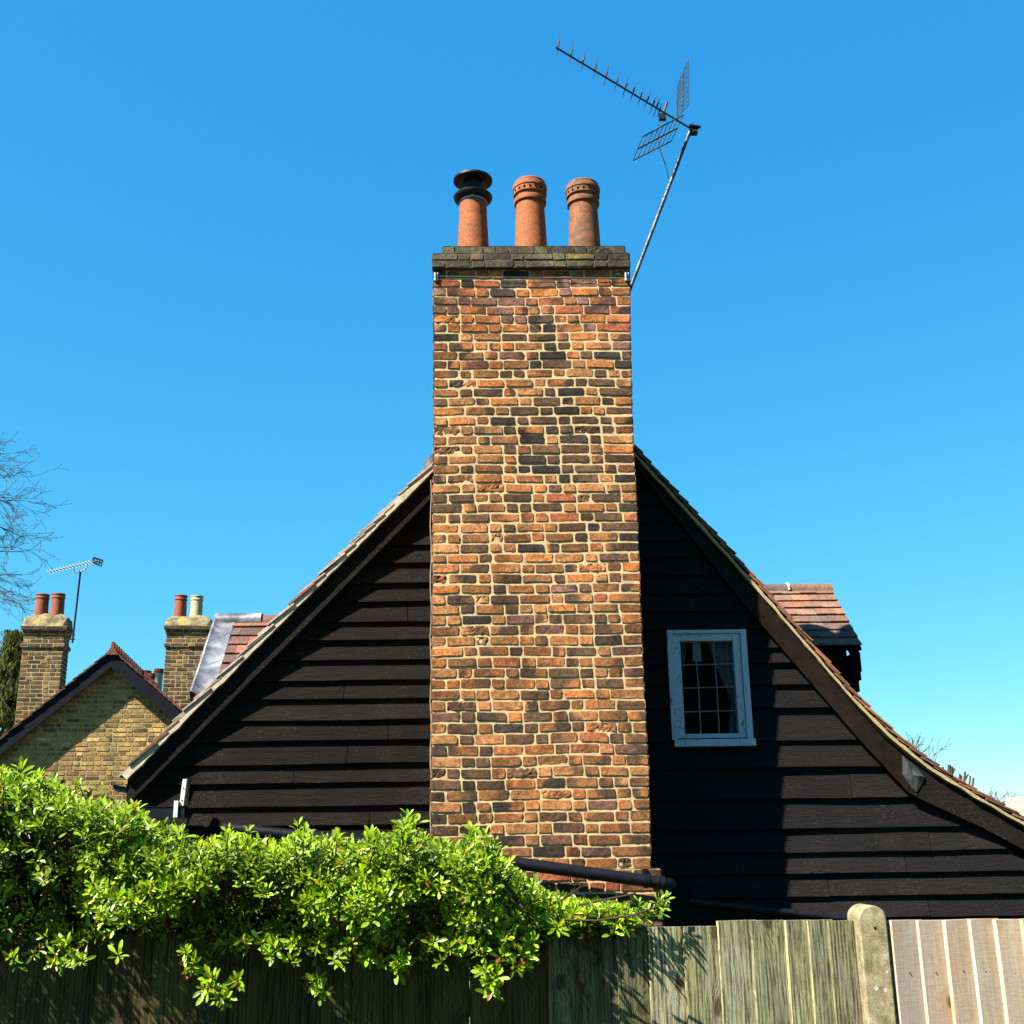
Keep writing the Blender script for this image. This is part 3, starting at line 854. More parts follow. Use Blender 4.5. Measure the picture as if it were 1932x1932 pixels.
kd = MB(PSI); cu_, cz_ = lerp(g0, g1, 0.33), lerp(h0, h1, 0.90)
kd.hexa([(cu_ - .035, VG + .03, cz_ - .085), (cu_ + .035, VG + .03, cz_ - .085), (cu_ + .035, VG + .033, cz_ - .085), (cu_ - .035, VG + .033, cz_ - .085),
         (cu_ - .03, VG + .03, cz_ + .085), (cu_ + .032, VG + .03, cz_ + .085), (cu_ + .032, VG + .033, cz_ + .085), (cu_ - .03, VG + .033, cz_ + .085)])
o = kd.build('hanging_card', M['card']); o['label'] = 'small pale card hanging inside at the top of the leaded window'; o['category'] = 'card'

# chimney --------------------------------------------------------------------
RS = [H(x, y, VC) for x, y in ((1187, 510), (1193, 800), (1198, 900), (1205, 1035), (1210, 1187), (1217, 1338), (1223, 1450), (1228, 1638))]
LS = [H(x, y, VC) for x, y in ((818, 510), (819, 800), (817, 950), (815, 1200), (814, 1400), (813, 1638))]
RS = sorted(RS, key=lambda p: p[1]); LS = sorted(LS, key=lambda p: p[1])
ch_hi = lambda z: interp(z, [p[1] for p in RS], [p[0] for p in RS]) + nz(z * 5, 2.2, 0) * 0.006
ch_lo = lambda z: interp(z, [p[1] for p in LS], [p[0] for p in LS]) + nz(z * 5, 8.8, 0) * 0.006
ZPL = RS[0][1]                 # top of the plinth
ZCAP = H(1000, 509, VC)[1]     # underside of the corbelled cap
CD = 0.86                      # depth of the stack
def pal_stack(z, a=None):
    t = (z - ZPL) / (ZCAP - ZPL) + rnd.uniform(-0.06, 0.06)
    jt, dirt = (0.0085, 0.45) if t > 0.86 else ((0.0138, 0.42) if t > 0.40 else (0.0108, 0.58))
    pal = PAL_TOP if t > 0.86 else (PAL_MID if t > 0.40 else PAL_LOW)
    if a is not None:                                    # burnt and sooty bricks lie together in patches
        k = nz(a * 1.9, z * 1.5, 6.6) + 0.5 * nz(a * 4.5, z * 4.0, 2.1)
        f = max(0.10, 1.0 + 2.6 * k)
        pal = [((w * f) if c in (BLACK, DBROWN) else (w / max(.5, min(2, f))), c) for w, c in pal]
    return pal, jt, dirt
ck = MB(PSI)
pal_stack_ref[0] = pal_stack
brick_face(ck, lambda a, z, o: (a, VC - o, z + nz(a * 1.7, z * 2.4, 4.4) * 0.011 + nz(a * 6, z * 7, 1.4) * 0.003), ch_lo, ch_hi, ZPL, ZCAP, 0.0785, pal_stack)
brick_face(ck, lambda a, z, o: (ch_lo(z) - o, a, z), lambda z: VC + 0.0, lambda z: VC + CD, ZPL, ZCAP, 0.0785, pal_stack, fine=False)
brick_face(ck, lambda a, z, o: (ch_hi(z) + o, a, z), lambda z: VC + 0.0, lambda z: VC + CD, ZPL, ZCAP, 0.0785, pal_stack, fine=False)
brick_face(ck, lambda a, z, o: (a, VC + CD + o, z), ch_lo, ch_hi, ZCAP - 1.6, ZCAP, 0.0785, pal_stack, fine=False)
chim = ck.build('chimney', [M['brick'], M['mortar']], cot, cot, recalc=False)
# plinth course and base under it
cp = MB(PSI)
pal_b = lambda z: (PAL_BASE, 0.011, 0.2)
bl0, bl1 = LS[0][0] - 0.05, RS[0][0] + 0.062
def block(mb, u0, u1, v0, v1, z0, z1, palf, gauge, fine=True, jo=0.0):
    brick_face(mb, lambda a, z, o: (a, v0 - o, z), lambda z: u0, lambda z: u1, z0, z1, gauge, palf, fine=fine)
    brick_face(mb, lambda a, z, o: (u0 - o, a, z), lambda z: v0, lambda z: v1, z0, z1, gauge, palf, fine=False)
    brick_face(mb, lambda a, z, o: (u1 + o, a, z), lambda z: v0, lambda z: v1, z0, z1, gauge, palf, fine=False)
    brick_face(mb, lambda a, z, o: (a, v1 + o, z), lambda z: u0, lambda z: u1, z0, z1, gauge, palf, fine=False)
    for z in (z0, z1):
        mb.poly([(u0, v0, z), (u1, v0, z), (u1, v1, z), (u0, v1, z)], 1)
block(cp, bl0, bl1, VC - 0.012, VW - 0.05, 0.0, ZPL - 0.001, pal_b, 0.078)
cp.build('chimney_base', [M['brick'], M['mortar']], chim, cot, recalc=False)
# cap: two corbelled courses and a set-back top course
cc = MB(PSI)
z1_ = H(1000, 476, VC - 0.05)[1]; z2_ = H(1000, 463, VC)[1]
cu0, cu1 = H(816, 490, VC - 0.04)[0], H(1188, 490, VC - 0.04)[0]
pal_c = lambda z: (PAL_CAP, 0.006, 0.0)
block(cc, cu0, cu1, VC - 0.04, VC + CD + 0.04, ZCAP, z1_, pal_c, 0.078)
tu0, tu1 = H(835, 468, VC)[0], H(1179, 468, VC)[0]
block(cc, tu0, tu1, VC + 0.01, VC + CD - 0.03, z1_ + 0.001, z2_, pal_c, 0.06)
fl = []                                                    # sloping mortar flaunching round the pots
for i in range(15):
    for j in range(7):
        u = lerp(tu0 + .02, tu1 - .02, i / 14); vv_ = lerp(VC + .03, VC + CD - .05, j / 6)
        e_ = min(i, 14 - i, j, 6 - j)
        fl.append(cc.add((u, vv_, z2_ - 0.003 + (0.0 if e_ == 0 else 0.03 + min(e_, 2) * 0.012 + nz(u * 7, vv_ * 7, 0) * 0.012))))
for i in range(14):
    for j in range(6):
        cc.face((fl[i * 7 + j], fl[(i + 1) * 7 + j], fl[(i + 1) * 7 + j + 1], fl[i * 7 + j + 1]), 1)
cc.build('chimney_cap', [M['brick'], M['moss_mortar']], chim, cot, recalc=False)

# pots
VP = VC + 0.40
def pot_pos(px): return H(px, 462, VP)
ZP = z2_ + 0.012
def pot_profile(h, r0, r1, head=True):
    pr = [(r0 * 1.0, 0), (r0 * 1.005, 0.03), (lerp(r0, r1, .35), h * 0.28), (lerp(r0, r1, .75), h * 0.55), (r1, h * 0.70)]
    if head:
        pr += [(r1 * 1.0, h * 0.735), (r1 * 1.13, h * 0.745), (r1 * 1.16, h * 0.77), (r1 * 1.13, h * 0.795), (r1 * 1.04, h * 0.805),
               (r1 * 1.05, h * 0.83), (r1 * 1.17, h * 0.84), (r1 * 1.175, h * 0.905), (r1 * 1.225, h * 0.912), (r1 * 1.23, h * 0.945), (r1 * 1.20, h * 0.955), (r1 * 1.12, h * 0.960), (r1 * 1.12, h * 0.992), (r1 * 1.08, h), (r1 * 0.92, h), (r1 * 0.86, h * 0.99), (r1 * 0.84, h * 0.70)]
    else:
        pr += [(r1 * 0.985, h * 0.85), (r1 * 0.97, h), (r1 * 0.85, h), (r1 * 0.84, h * 0.7)]
    return pr
def pot_stain(soot_hole_dark):
    def cf(p, a, z):
        k = 1.0
        if z < 0.16: k = 1 - soot_hole_dark * (1 - z / 0.16) * (0.55 + 0.45 * nz(math.cos(a) * 2, math.sin(a) * 2, z * 9 + p[0]))
        return (k, k, k)
    return cf
def make_pot(px, h, r0, r1, head, mat, soot_hole_dark, label=None):
    mb = MB(PSI); u, _ = pot_pos(px)
    prof = pot_profile(h, r0, r1, head)
    fine = []
    for (ra, za), (rb, zb2) in zip(prof, prof[1:]):
        n = max(1, int(abs(zb2 - za) / 0.03)); fine += [(lerp(ra, rb, i / n), lerp(za, zb2, i / n)) for i in range(n)]
    fine.append(prof[-1])
    mb.lathe((u, VP, ZP), fine, 48, 0, None, 0.012, pot_stain(soot_hole_dark))
    if head:
        for k in range(18):                                # ring of vent holes: flat black discs painted for the dark inside
            a = 2 * math.pi * (k + 0.4) / 18; rr = r1 * 1.182
            cx, cy, cz = u + rr * math.cos(a), VP + rr * math.sin(a), ZP + h * 0.872
            tx, ty = -math.sin(a), math.cos(a)
            mb.poly([(cx + tx * 0.0095 * math.cos(q) + math.cos(a) * 0.0015, cy + ty * 0.0095 * math.cos(q) + math.sin(a) * 0.0015, cz + 0.0125 * math.sin(q)) for q in [2 * math.pi * i / 10 for i in range(10)]], 1)
    o = mb.build('chimney_pot', [mat, M['soot_hole_dark']], chim, cot)
    if label: o['label'] = label
    return u
u1 = make_pot(893, 0.665, 0.140, 0.119, False, M['terra'], 0.35, 'plain orange pot carrying the black cowl')
make_pot(1002, 0.805, 0.145, 0.121, True, M['terra'], 0.75, 'clean orange pot with a ring of vent holes')
make_pot(1103, 0.785, 0.142, 0.122, True, M['terra_aged'], 0.55, 'weathered brown pot with a ring of vent holes')
cw = MB(PSI)
zc0 = ZP + 0.625
cw.lathe((u1, VP, zc0), [(0.112, 0.0), (0.126, 0.002), (0.148, 0.010), (0.163, 0.026), (0.168, 0.044), (0.164, 0.050), (0.140, 0.056), (0.095, 0.066), (0.082, 0.075), (0.078, 0.192),
                        (0.160, 0.194), (0.168, 0.198), (0.168, 0.216), (0.152, 0.226), (0.08, 0.234), (0.004, 0.236)], 48)
cw.build('chimney_cowl', M['cowl'], chim, cot)
cs_ = MB(PSI)
cs_.lathe((u1, VP, zc0 - 0.022), [(0.121, 0), (0.1235, 0), (0.1235, 0.02), (0.121, 0.02)], 40)
cs_.box((u1 - .012, VP - .135, zc0 - .020), (u1 + .008, VP - .12, zc0 - .004))
cs_.build('cowl_band', M['steel'], chim, cot)

# cable down the left edge of the chimney
cbm = MB(PSI)
cp_ = []
for k in range(24):
    y = lerp(905, 1590, k / 23); u, z = H(814.5 + 1.3 * math.sin(k * 1.7), y, VC + 0.02); cp_.append((u - 0.006, VC + 0.02, z))
cbm.tube(cp_, 0.0045, 6)
cbm.build('cable', M['cable'], cot, cot)

# drainpipe across the front of the chimney ----------------------------------------
dp = MB(PSI)
VPI = VC - 0.115
path = [(*H(420, 1562, VW - 0.07), VW - 0.07), (*H(790, 1600, VW - 0.07), VW - 0.07)]
P3 = [(a[0], a[2], a[1]) for a in path]
a = H(832, 1608, VPI); P3.append((a[0], VPI, a[1]))
for x, y in ((985, 1630), (1228, 1663), (1252, 1667)):
    a = H(x, y, VPI); P3.append((a[0], VPI, a[1]))
a = H(1262, 1669, VPI + 0.05); P3.append((a[0] + 0.01, VPI + 0.05, a[1]))
P3.append((a[0] + 0.02, VPI + 0.16, a[1] - 0.01)); P3.append((a[0] + 0.03, VW - 0.16, a[1] - 0.04)); P3.append((a[0] + 0.03, VW - 0.12, a[1] - 0.12)); P3.append((a[0] + 0.03, VW - 0.12, 0.2))
dp.tube(P3, 0.042, 16)
pipe = dp.build('drainpipe', M['pipe'], cot, cot)
dq = MB(PSI)
a, b = H(1300, 1700, VW - 0.075), H(1640, 1739, VW - 0.075)
dq.tube([(a[0], VW - .075, a[1]), (lerp(a[0], b[0], .5), VW - .075, lerp(a[1], b[1], .5)), (b[0], VW - .075, b[1]), (b[0] + 2.5, VW - .075, b[1] - .35)], 0.027, 12)
o = dq.build('drainpipe', M['pipe'], cot, cot); o['label'] = 'thin pipe low on the right hand boards'
for x0, x1, rr, nm in ((1216, 1224, 0.049, 'pipe_clip'), (1238, 1242, 0.047, 'pipe_collar'), (1249, 1253, 0.047, 'pipe_collar')):
    mb = MB(PSI)
    a = H(x0, 1663 + (x0 - 1228) * .14, VPI); b = H(x1, 1663 + (x1 - 1228) * .14, VPI)
    mb.tube([(a[0], VPI, a[1]), (b[0], VPI, b[1])], rr, 16)
    if nm == 'pipe_clip':
        mb.box((a[0] - .004, VPI + .0, a[1] + .04), (b[0] + .004, VC - 0.005, a[1] + .075))
        mb.tube([(lerp(a[0], b[0], .5), VPI - .006, a[1] + .062), (lerp(a[0], b[0], .5), VPI + .004, a[1] + .062)], 0.010, 8)
    mb.build(nm, M['pipe'], pipe, cot)
# short gutter, outlet, stanchion at the left foot of the gable
gu = MB(PSI)
VGt = VW - 0.17
ga = H(255, 1534, VGt); gb = H(351, 1533, VGt)
gu.box((ga[0], VGt - .05, ga[1] - .042), (gb[0], VGt + .05, ga[1] + .040))
gu.box((ga[0], VGt - .056, ga[1] + .040), (gb[0], VGt + .056, ga[1] + .046))
gut = gu.build('gutter', M['pipe'], cot, cot)
og = MB(PSI)
a = H(312, 1549, VGt)
og.tube([(a[0], VGt, a[1] + .02), (a[0], VGt, a[1] - .03), (a[0] - .012, VGt, a[1] - .10), (a[0] - .02, VGt, a[1] - .6)], 0.036, 14)
for dz in (0.0, -0.055): og.tube([(a[0] - .003, VGt, a[1] + dz), (a[0] - .003, VGt, a[1] + dz - .012)], 0.042, 14)
og.build('gutter_outlet', M['pipe'], gut, cot)
st_ = MB(PSI)
VS = VW - 0.20
a = H(341, 1527, VS); b = H(348.5, 1470, VS)
w_ = 0.015
st_.hexa([(a[0] - w_, VS, a[1]), (a[0] + w_, VS, a[1]), (a[0] + w_, VS + .03, a[1]), (a[0] - w_, VS + .03, a[1]),
          (b[0] - w_, VS, b[1]), (b[0] + w_, VS, b[1]), (b[0] + w_, VS + .03, b[1]), (b[0] - w_, VS + .03, b[1])])
for t in (0.30, 0.70):
    x, z = lerp(a[0], b[0], t), lerp(a[1], b[1], t)
    st_.tube([(x, VS - .004, z), (x, VS + .002, z)], 0.005, 8, 1)
st_.build('gutter_bracket', [M['white_metal'], M['plastic']], gut, cot)
cl = MB(PSI)
a = H(331, 1542, VGt - .06); b = H(331, 1514, VGt - .06)
cl.box((a[0] - .016, VGt - .066, a[1]), (a[0] + .014, VGt - .057, b[1])); cl.box((a[0] - .016, VGt - .066, b[1]), (a[0] + .014, VGt + .02, b[1] + .012))
cl.build('gutter_clip', M['white_metal'], gut, cot)
# eaves gutter at the very foot of the left slope, running back
eg = MB(PSI)
a = H(224, 1480, VF)
pr = [(a[0] + .055 * math.cos(q), a[1] + .055 * math.sin(q)) for q in [R(180 + 20 * k) for k in range(10)]]
pr += [(a[0] + .048 * math.cos(q), a[1] + .048 * math.sin(q)) for q in [R(360 - 20 * k) for k in range(10)]]
eg.prism(pr, VF + .03, VBACK - .1)
eg.build('gutter', M['pipe'], cot, cot)
# lead saddle where the left verge meets the chimney
ls = MB(PSI)
p = [H(800, 884, VF - .01), H(800, 872, VF - .01), H(826, 846, VF - .01), H(826, 862, VF - .01)]
ls.prism(p, VF - .012, VF + 0.35)
ls.build('lead_flashing', M['lead'], roof_o, cot)

# dormers -----------------------------------------------------------------------
def frame3(px, py, V): u, z = H(px, py, V); return Vector((u, V, z))
DR = [(3, (0.25, 0.13, 0.092)), (2, (0.21, 0.118, 0.09)), (0.8, (0.34, 0.155, 0.085)), (1.2, (0.17, 0.115, 0.09))]
def dormer_slope(mb, rl, rr, el, er, courses, w, pal):
    """tiles laid on the quad ridge-left, ridge-right, eave-left, eave-right, frame points"""
    n_ = (rr - rl).cross(el - rl).normalized()
    if n_.z < 0: n_ = -n_
    for k in range(courses):
        t0 = k / courses; t1 = min(1.0, (k + 1.0) / courses)
        a, b = rl.lerp(el, t1), rr.lerp(er, t1); a2, b2 = rl.lerp(el, max(0, t0 - 0.05)), rr.lerp(er, max(0, t0 - 0.05))
        L_ = (b - a).length; m = max(1, int(L_ / w))
        off = (k % 2) * 0.5
        cutsx = [0.0] + [min(1, max(0, (i + off) / m)) for i in range(m + 2)] + [1.0]
        cutsx = sorted(set(round(x, 4) for x in cutsx))
        for s0, s1 in zip(cutsx, cutsx[1:]):
            if s1 - s0 < 0.02: continue
            c = vary(pick(pal), 0.18)
            h = 0.026 + rnd.uniform(-.004, .004)
            e = 0.0012
            A, B = a.lerp(b, s0 + e), a.lerp(b, s1 - e); A2, B2 = a2.lerp(b2, s0 + e), a2.lerp(b2, s1 - e)
            mb.hexa([A + n_ * h, B + n_ * h, B2 + n_ * .0, A2 + n_ * .0, A + n_ * (h + .014), B + n_ * (h + .014), B2 + n_ * .014, A2 + n_ * .014], 0, c)
    # deck
    d = -n_ * 0.03
    mb.hexa([el + d, er + d, rr + d, rl + d, el - n_ * .004, er - n_ * .004, rr - n_ * .004, rl - n_ * .004], 1, (0.05, 0.04, 0.03))

VR_, VE_ = 11.30, 10.45
rr_ = frame3(1566, 1112, VR_); er_ = frame3(1626, 1222, VE_)
rl_ = Vector((rr_.x - 1.35, VR_, rr_.z)); el_ = Vector((er_.x - 1.6, VE_, er_.z))
dm = MB(PSI)
wx = er_.x - 0.10
wy0, wy1 = VE_ + 0.14, 2 * VR_ - VE_ - 0.14
zr = lambda x: deck_z(x) - 0.1
dz = er_.z + 0.07
for vv0 in (wy0, wy1 - 0.08):                            # cheeks
    dm.prism([(wx, zr(wx)), (wx, dz), (wx - 1.3, dz), (wx - 1.3, zr(wx - 1.3))] if zr(wx - 1.3) < dz else [(wx, zr(wx)), (wx, dz), (interp(dz, [p[1] for p in R_deck[::-1]], [p[0] for p in R_deck[::-1]]), dz)], vv0, vv0 + 0.08)
dm.hexa([(wx - .08, wy0 + .08, zr(wx)), (wx, wy0 + .08, zr(wx)), (wx, wy1 - .08, zr(wx)), (wx - .08, wy1 - .08, zr(wx)), (wx - .08, wy0 + .08, dz), (wx, wy0 + .08, dz), (wx, wy1 - .08, dz), (wx - .08, wy1 - .08, dz)])
dorm = dm.build('dormer', M['barge_dark'], cot, cot); dorm['label'] = 'tiled dormer on the right slope'
ds = MB(PSI)
dormer_slope(ds, rl_, rr_, el_, er_, 8, 0.17, DR)
mir = lambda p: Vector((p.x, 2 * VR_ - p.y, p.z))
dormer_slope(ds, rl_, rr_, mir(el_), mir(er_), 8, 0.17, DR)
ds.build('dormer_roof', [M['tile'], M['barge_dark']], dorm, cot)
dr = MB(PSI)
x = rr_.x + 0.01
k = 0
while x > rl_.x:
    c = pick(DR); c = tuple(q * .8 for q in c)
    r_ = 0.075
    ring0 = [(x, VR_ + r_ * math.cos(q), rr_.z - 0.02 + r_ * 1.05 * math.sin(q)) for q in [R(-10 + 20 * i) for i in range(11)]]
    ring1 = [(x - .425, p[1], p[2]) for p in ring0]
    i0_ = [dr.add(p, c) for p in ring0]; i1_ = [dr.add(p, c) for p in ring1]
    for i in range(10): dr.face((i0_[i], i0_[i + 1], i1_[i + 1], i1_[i]), 0, True)
    dr.face(i0_, 0); dr.face(i1_[::-1], 0)
    if k == 0:
        dr.tube([(x - .437, VR_ + .079 * math.cos(q) + rnd.uniform(-.004, .004), rr_.z - .02 + .082 * math.sin(q)) for q in [R(180 - 12 * i) for i in range(16)]], 0.014, 6, 1)
    x -= 0.45; k += 1
dr.tube([(rr_.x, VR_ - .085, rr_.z - .05), (rl_.x, VR_ - .085, rr_.z - .052)], 0.012, 6, 1)
dr.build('ridge_tiles', [M['tile'], M['pale_mortar']], dorm, cot)
# dark bargeboards and window head on the dormer's outer face
db = MB(PSI)
for p, q in ((rr_, er_), (mir(rr_), mir(er_))):
    a0, a1 = p + Vector((0.0, 0, -.06)), q + Vector((0.0, 0, -.05))
    db.hexa([a0 + Vector((-.05, 0, -.16)), a0 + Vector((-.02, 0, -.16)), a1 + Vector((-.02, 0, -.17)), a1 + Vector((-.05, 0, -.17)),
             a0 + Vector((-.05, 0, 0)), a0 + Vector((-.02, 0, 0)), a1 + Vector((-.02, 0, 0)), a1 + Vector((-.05, 0, 0))])
db.box((wx + .002, VE_ + .02, dz - .36), (wx + .075, VE_ + .17, dz - .12))
db.box((wx + .002, VE_ + .05, dz - .46), (wx + .06, VE_ + .17, dz - .363))
db.build('dormer_bargeboard', M['barge_dark'], dorm, cot)

# left dormer with a lead-dressed verge
VR2, VE2 = 11.2, 10.2
rl2 = frame3(409, 1172, VR2); el2 = frame3(361, 1314, VE2)
rr2 = Vector((rl2.x + 1.5, VR2, rl2.z)); er2 = Vector((el2.x + 1.5, VE2, el2.z))
mir2 = lambda p: Vector((p.x, 2 * VR2 - p.y, p.z))
LE = 0.17                                              # width of the lead strip
dm = MB(PSI)
wx2 = el2.x + 0.12; dz2 = el2.z - .03
ux = interp(dz2, [p[1] for p in L_deck], [p[0] for p in L_deck])
for vv0 in (VE2 + .12, 2 * VR2 - VE2 - .2):
    dm.prism([(wx2, zr(wx2)), (wx2, dz2), (max(ux, wx2 + .2), dz2)], vv0, vv0 + .08)
dm.box((wx2, VE2 + .2, zr(wx2)), (wx2 + .08, 2 * VR2 - VE2 - .2, dz2))
dorm2 = dm.build('dormer', M['barge_dark'], cot, cot); dorm2['label'] = 'dormer with lead verge on the left slope'
ds = MB(PSI)
DR2 = [(3, (0.15, 0.075, 0.055)), (2, (0.12, 0.068, 0.054)), (1.0, (0.26, 0.11, 0.068)), (1, (0.10, 0.06, 0.05))]
sh = Vector((LE, 0, 0))
dormer_slope(ds, rl2 + sh, rr2, el2 + sh * 1.15, er2, 8, 0.17, DR2)
dormer_slope(ds, rl2 + sh, rr2, mir2(el2) + sh, mir2(er2), 8, 0.17, DR2)
x = rl2.x + .42
while x < rr2.x:
    c = pick(DR2)
    r_ = .085
    i0_ = [ds.add((x, VR2 + r_ * math.cos(q), rl2.z - .03 + r_ * math.sin(q)), c) for q in [R(-10 + 20 * i) for i in range(11)]]
    i1_ = [ds.add((x + .3, VR2 + r_ * math.cos(q), rl2.z - .03 + r_ * math.sin(q)), c) for q in [R(-10 + 20 * i) for i in range(11)]]
    for i in range(10): ds.face((i0_[i], i0_[i + 1], i1_[i + 1], i1_[i]), 0, True)
    ds.face(i0_, 0); ds.face(i1_[::-1], 0); x += .31
ds.build('dormer_roof', [M['tile'], M['barge_dark']], dorm2, cot)
lv = MB(PSI)
for A, B in ((rl2, el2), (mir2(rl2), mir2(el2))):
    n = 18; nn = (B - A).cross(Vector((1, 0, 0))).normalized()
    if nn.z < 0: nn = -nn
    rows = []
    for i in range(n + 1):
        p = A.lerp(B, i / n); row = []
        step_ = 0.010 if i >= 9 else 0.0                   # the lap of the lower sheet
        for j, (dx_, hh) in enumerate(((-.012, -.10), (-.012, .062), (.006, .066), (.022, .050), (.06, .034), (.12, .030), (.185, .036), (.20, .020))):
            if A is not rl2: pass
            row.append(lv.add(p + Vector((dx_, 0, 0)) + nn * (hh - step_ + nz(i * .6, j * 1.1, 5) * .006)))
        rows.append(row)
    for r0_, r1_ in zip(rows, rows[1:]):
        for j in range(len(r0_) - 1): lv.face((r0_[j], r0_[j + 1], r1_[j + 1], r1_[j]), 0, True)
rg = [(VR2 + .095 * math.cos(q), rl2.z + .0 + .075 * math.sin(q)) for q in [R(-25 + 23 * i) for i in range(11)]]
i0_ = [lv.add((rl2.x - .005, a, b)) for a, b in rg]; i1_ = [lv.add((rl2.x + .44, a, b)) for a, b in rg]
for i in range(10): lv.face((i0_[i], i0_[i + 1], i1_[i + 1], i1_[i]), 0, True)
lv.face(i0_); lv.face(i1_[::-1])
lv.build('lead_verge', M['lead'], dorm2, cot)

# ------------------------------------------------------------------ big television aerial
VA = 9.05
def A3(px, py, V): u, z = H(px, py, V); return Vector((u, V, z))
foot = A3(1186, 552, VC + 0.45)
aer = thing('television_aerial', 'tall tilted aerial with two mesh reflectors on a leaning pole beside the brick chimney', 'aerial', FW(foot.x, foot.y, foot.z), 'television aerials')
head = A3(1303, 245, VC + 0.40)
m_ = MB(PSI); d_ = (head - foot).normalized()
m_.tube([foot - d_ * 0.45, foot, foot.lerp(head, .5), head + d_ * 0.02], 0.0165, 12)
for t in (0.28, 0.55, 0.78): m_.tube([foot.lerp(head, t), foot.lerp(head, t + 0.012)], 0.0185, 12)
m_.build('mast', M['pole'], aer, aer)
VH = VC + 0.36
btail = A3(1309, 246, VH); btip = A3(1048, 89, VH - 0.75)
bd_ = (btip - btail).normalized()
m_ = MB(PSI); m_.tube([btail, btip], 0.0085, 8); boom = m_.build('boom', M['alu'], aer, aer)
m_ = MB(PSI)
m_.box(tuple(btail - Vector((.035, .03, .035))), tuple(btail + Vector((.03, .03, .03))))
for q in range(7):
    a = R(q * 51); m_.tube([btail + Vector((math.cos(a) * .02, -.032, math.sin(a) * .02)), btail + Vector((math.cos(a) * .048, -.034, math.sin(a) * .048))], .006, 6)
m_.tube([btail + Vector((-.045, -.035, .028)), btail + Vector((.055, -.035, .01))], .012, 8)
m_.build('mast_clamp', M['plastic'], aer, aer)
# directors: (px on boom in the 600x900 crop) tops and bottoms
cr = lambda x, y: ((1700 + x * 0.46584) * 0.59228, (50 + y * 0.46584) * 0.59228)
dirs = [((180, 130), (157, 275)), ((269, 188), (247, 330)), ((354, 236), (324, 380)), ((435, 290), (406, 430)), ((513, 338), (480, 475)), ((588, 382), (549, 520)),
        ((648, 422), (609, 556)), ((702, 455), (658, 587)), ((754, 487), (709, 620)), ((801, 517), (752, 646)), ((841, 542), (792, 670)), ((866, 558), (818, 690)), ((873, 610), (846, 690))]
bt_px = cr(150, 215); bl_px = cr(1030, 752)
for (tp, bt) in dirs:
    a, b = cr(*tp), cr(*bt)
    mx_ = (a[0] + b[0]) / 2
    t = (mx_ - bl_px[0]) / (bt_px[0] - bl_px[0])
    V_ = lerp(VH, VH - 0.75, t)
    pa, pb = A3(*a, V_), A3(*b, V_)
    m_ = MB(PSI); c_ = pa.lerp(pb, 0.53)
    m_.tube([pa, pb], 0.0038, 6); m_.tube([pa.lerp(pb, .30), pa.lerp(pb, .56)], 0.0085, 6)
    m_.build('director', M['plastic'], boom, aer)
m_ = MB(PSI)
a = A3(*cr(880, 692), VH - 0.03); b = A3(*cr(912, 590), VH - .03)
m_.box(tuple(a - Vector((.03, .02, .03))), tuple(a + Vector((.03, .02, .025)))); m_.tube([a, b], 0.012, 8); m_.tube([a, A3(*cr(905, 600), VH + .04)], 0.008, 8)
m_.build('dipole_box', M['plastic'], aer, aer)
def reflector(c0, c1, c2, c3, spine, nrod):
    """four corners in order along one long edge and back; rods run across"""
    m_ = MB(PSI)
    m_.tube([c0, c1], .0065, 6); m_.tube([c3, c2], .0065, 6)
    s0, s1 = c0.lerp(c3, spine), c1.lerp(c2, spine)
    m_.tube([s0, s1], .0085, 6, 1)
    for k in range(nrod):
        t = k / (nrod - 1); m_.tube([c0.lerp(c1, t), c3.lerp(c2, t)], .0036, 6)
    m_.build('reflector', [M['alu'], M['alu']], aer, aer)
reflector(A3(*cr(745, 828), VH - .22), A3(*cr(1025, 678), VH - .10), A3(*cr(940, 858), VH + .06), A3(*cr(680, 990), VH - .06), 0.5, 9)
reflector(A3(*cr(1055, 300), VH - .12), A3(*cr(1055, 612), VH - .05), A3(*cr(980, 700), VH + .10), A3(*cr(982, 492), VH + .05), 0.5, 10)
m_ = MB(PSI)
m_.tube([A3(*cr(x, y), VH - .02) for x, y in ((862, 705), (850, 760), (852, 850), (868, 930), (905, 1030), (918, 1085), (924, 1115))], .004, 6)
m_.build('cable', M['plastic'], aer, aer)
m_ = MB(PSI)
a, b = A3(822, 521, VC - .022), A3(1184, 524, VC - .022)
m_.tube([a, a.lerp(b, .5) - Vector((0, 0, .004)), b], .0016, 6)
m_.tube([b, Vector((b.x + .03, VC + .2, b.z)), foot + d_ * .1], .0025, 6)
m_.build('lashing_wire', M['cable'], aer, aer)
for x in (823, 1183):
    m_ = MB(PSI); a = A3(x, 522, VC - .015)
    m_.box((a.x - .018, VC - .022, a.z + .002), (a.x + .014, VC - .004, a.z + .034)); m_.box((a.x - .018, VC - .022, a.z - .034), (a.x + .014, VC - .004, a.z - .004))
    m_.box((a.x - .006, VC - .03, a.z - .03), (a.x + .004, VC - .021, a.z + .03), 1)
    m_.build('lashing_bracket', [M['white_metal'], M['plastic']], aer, aer)

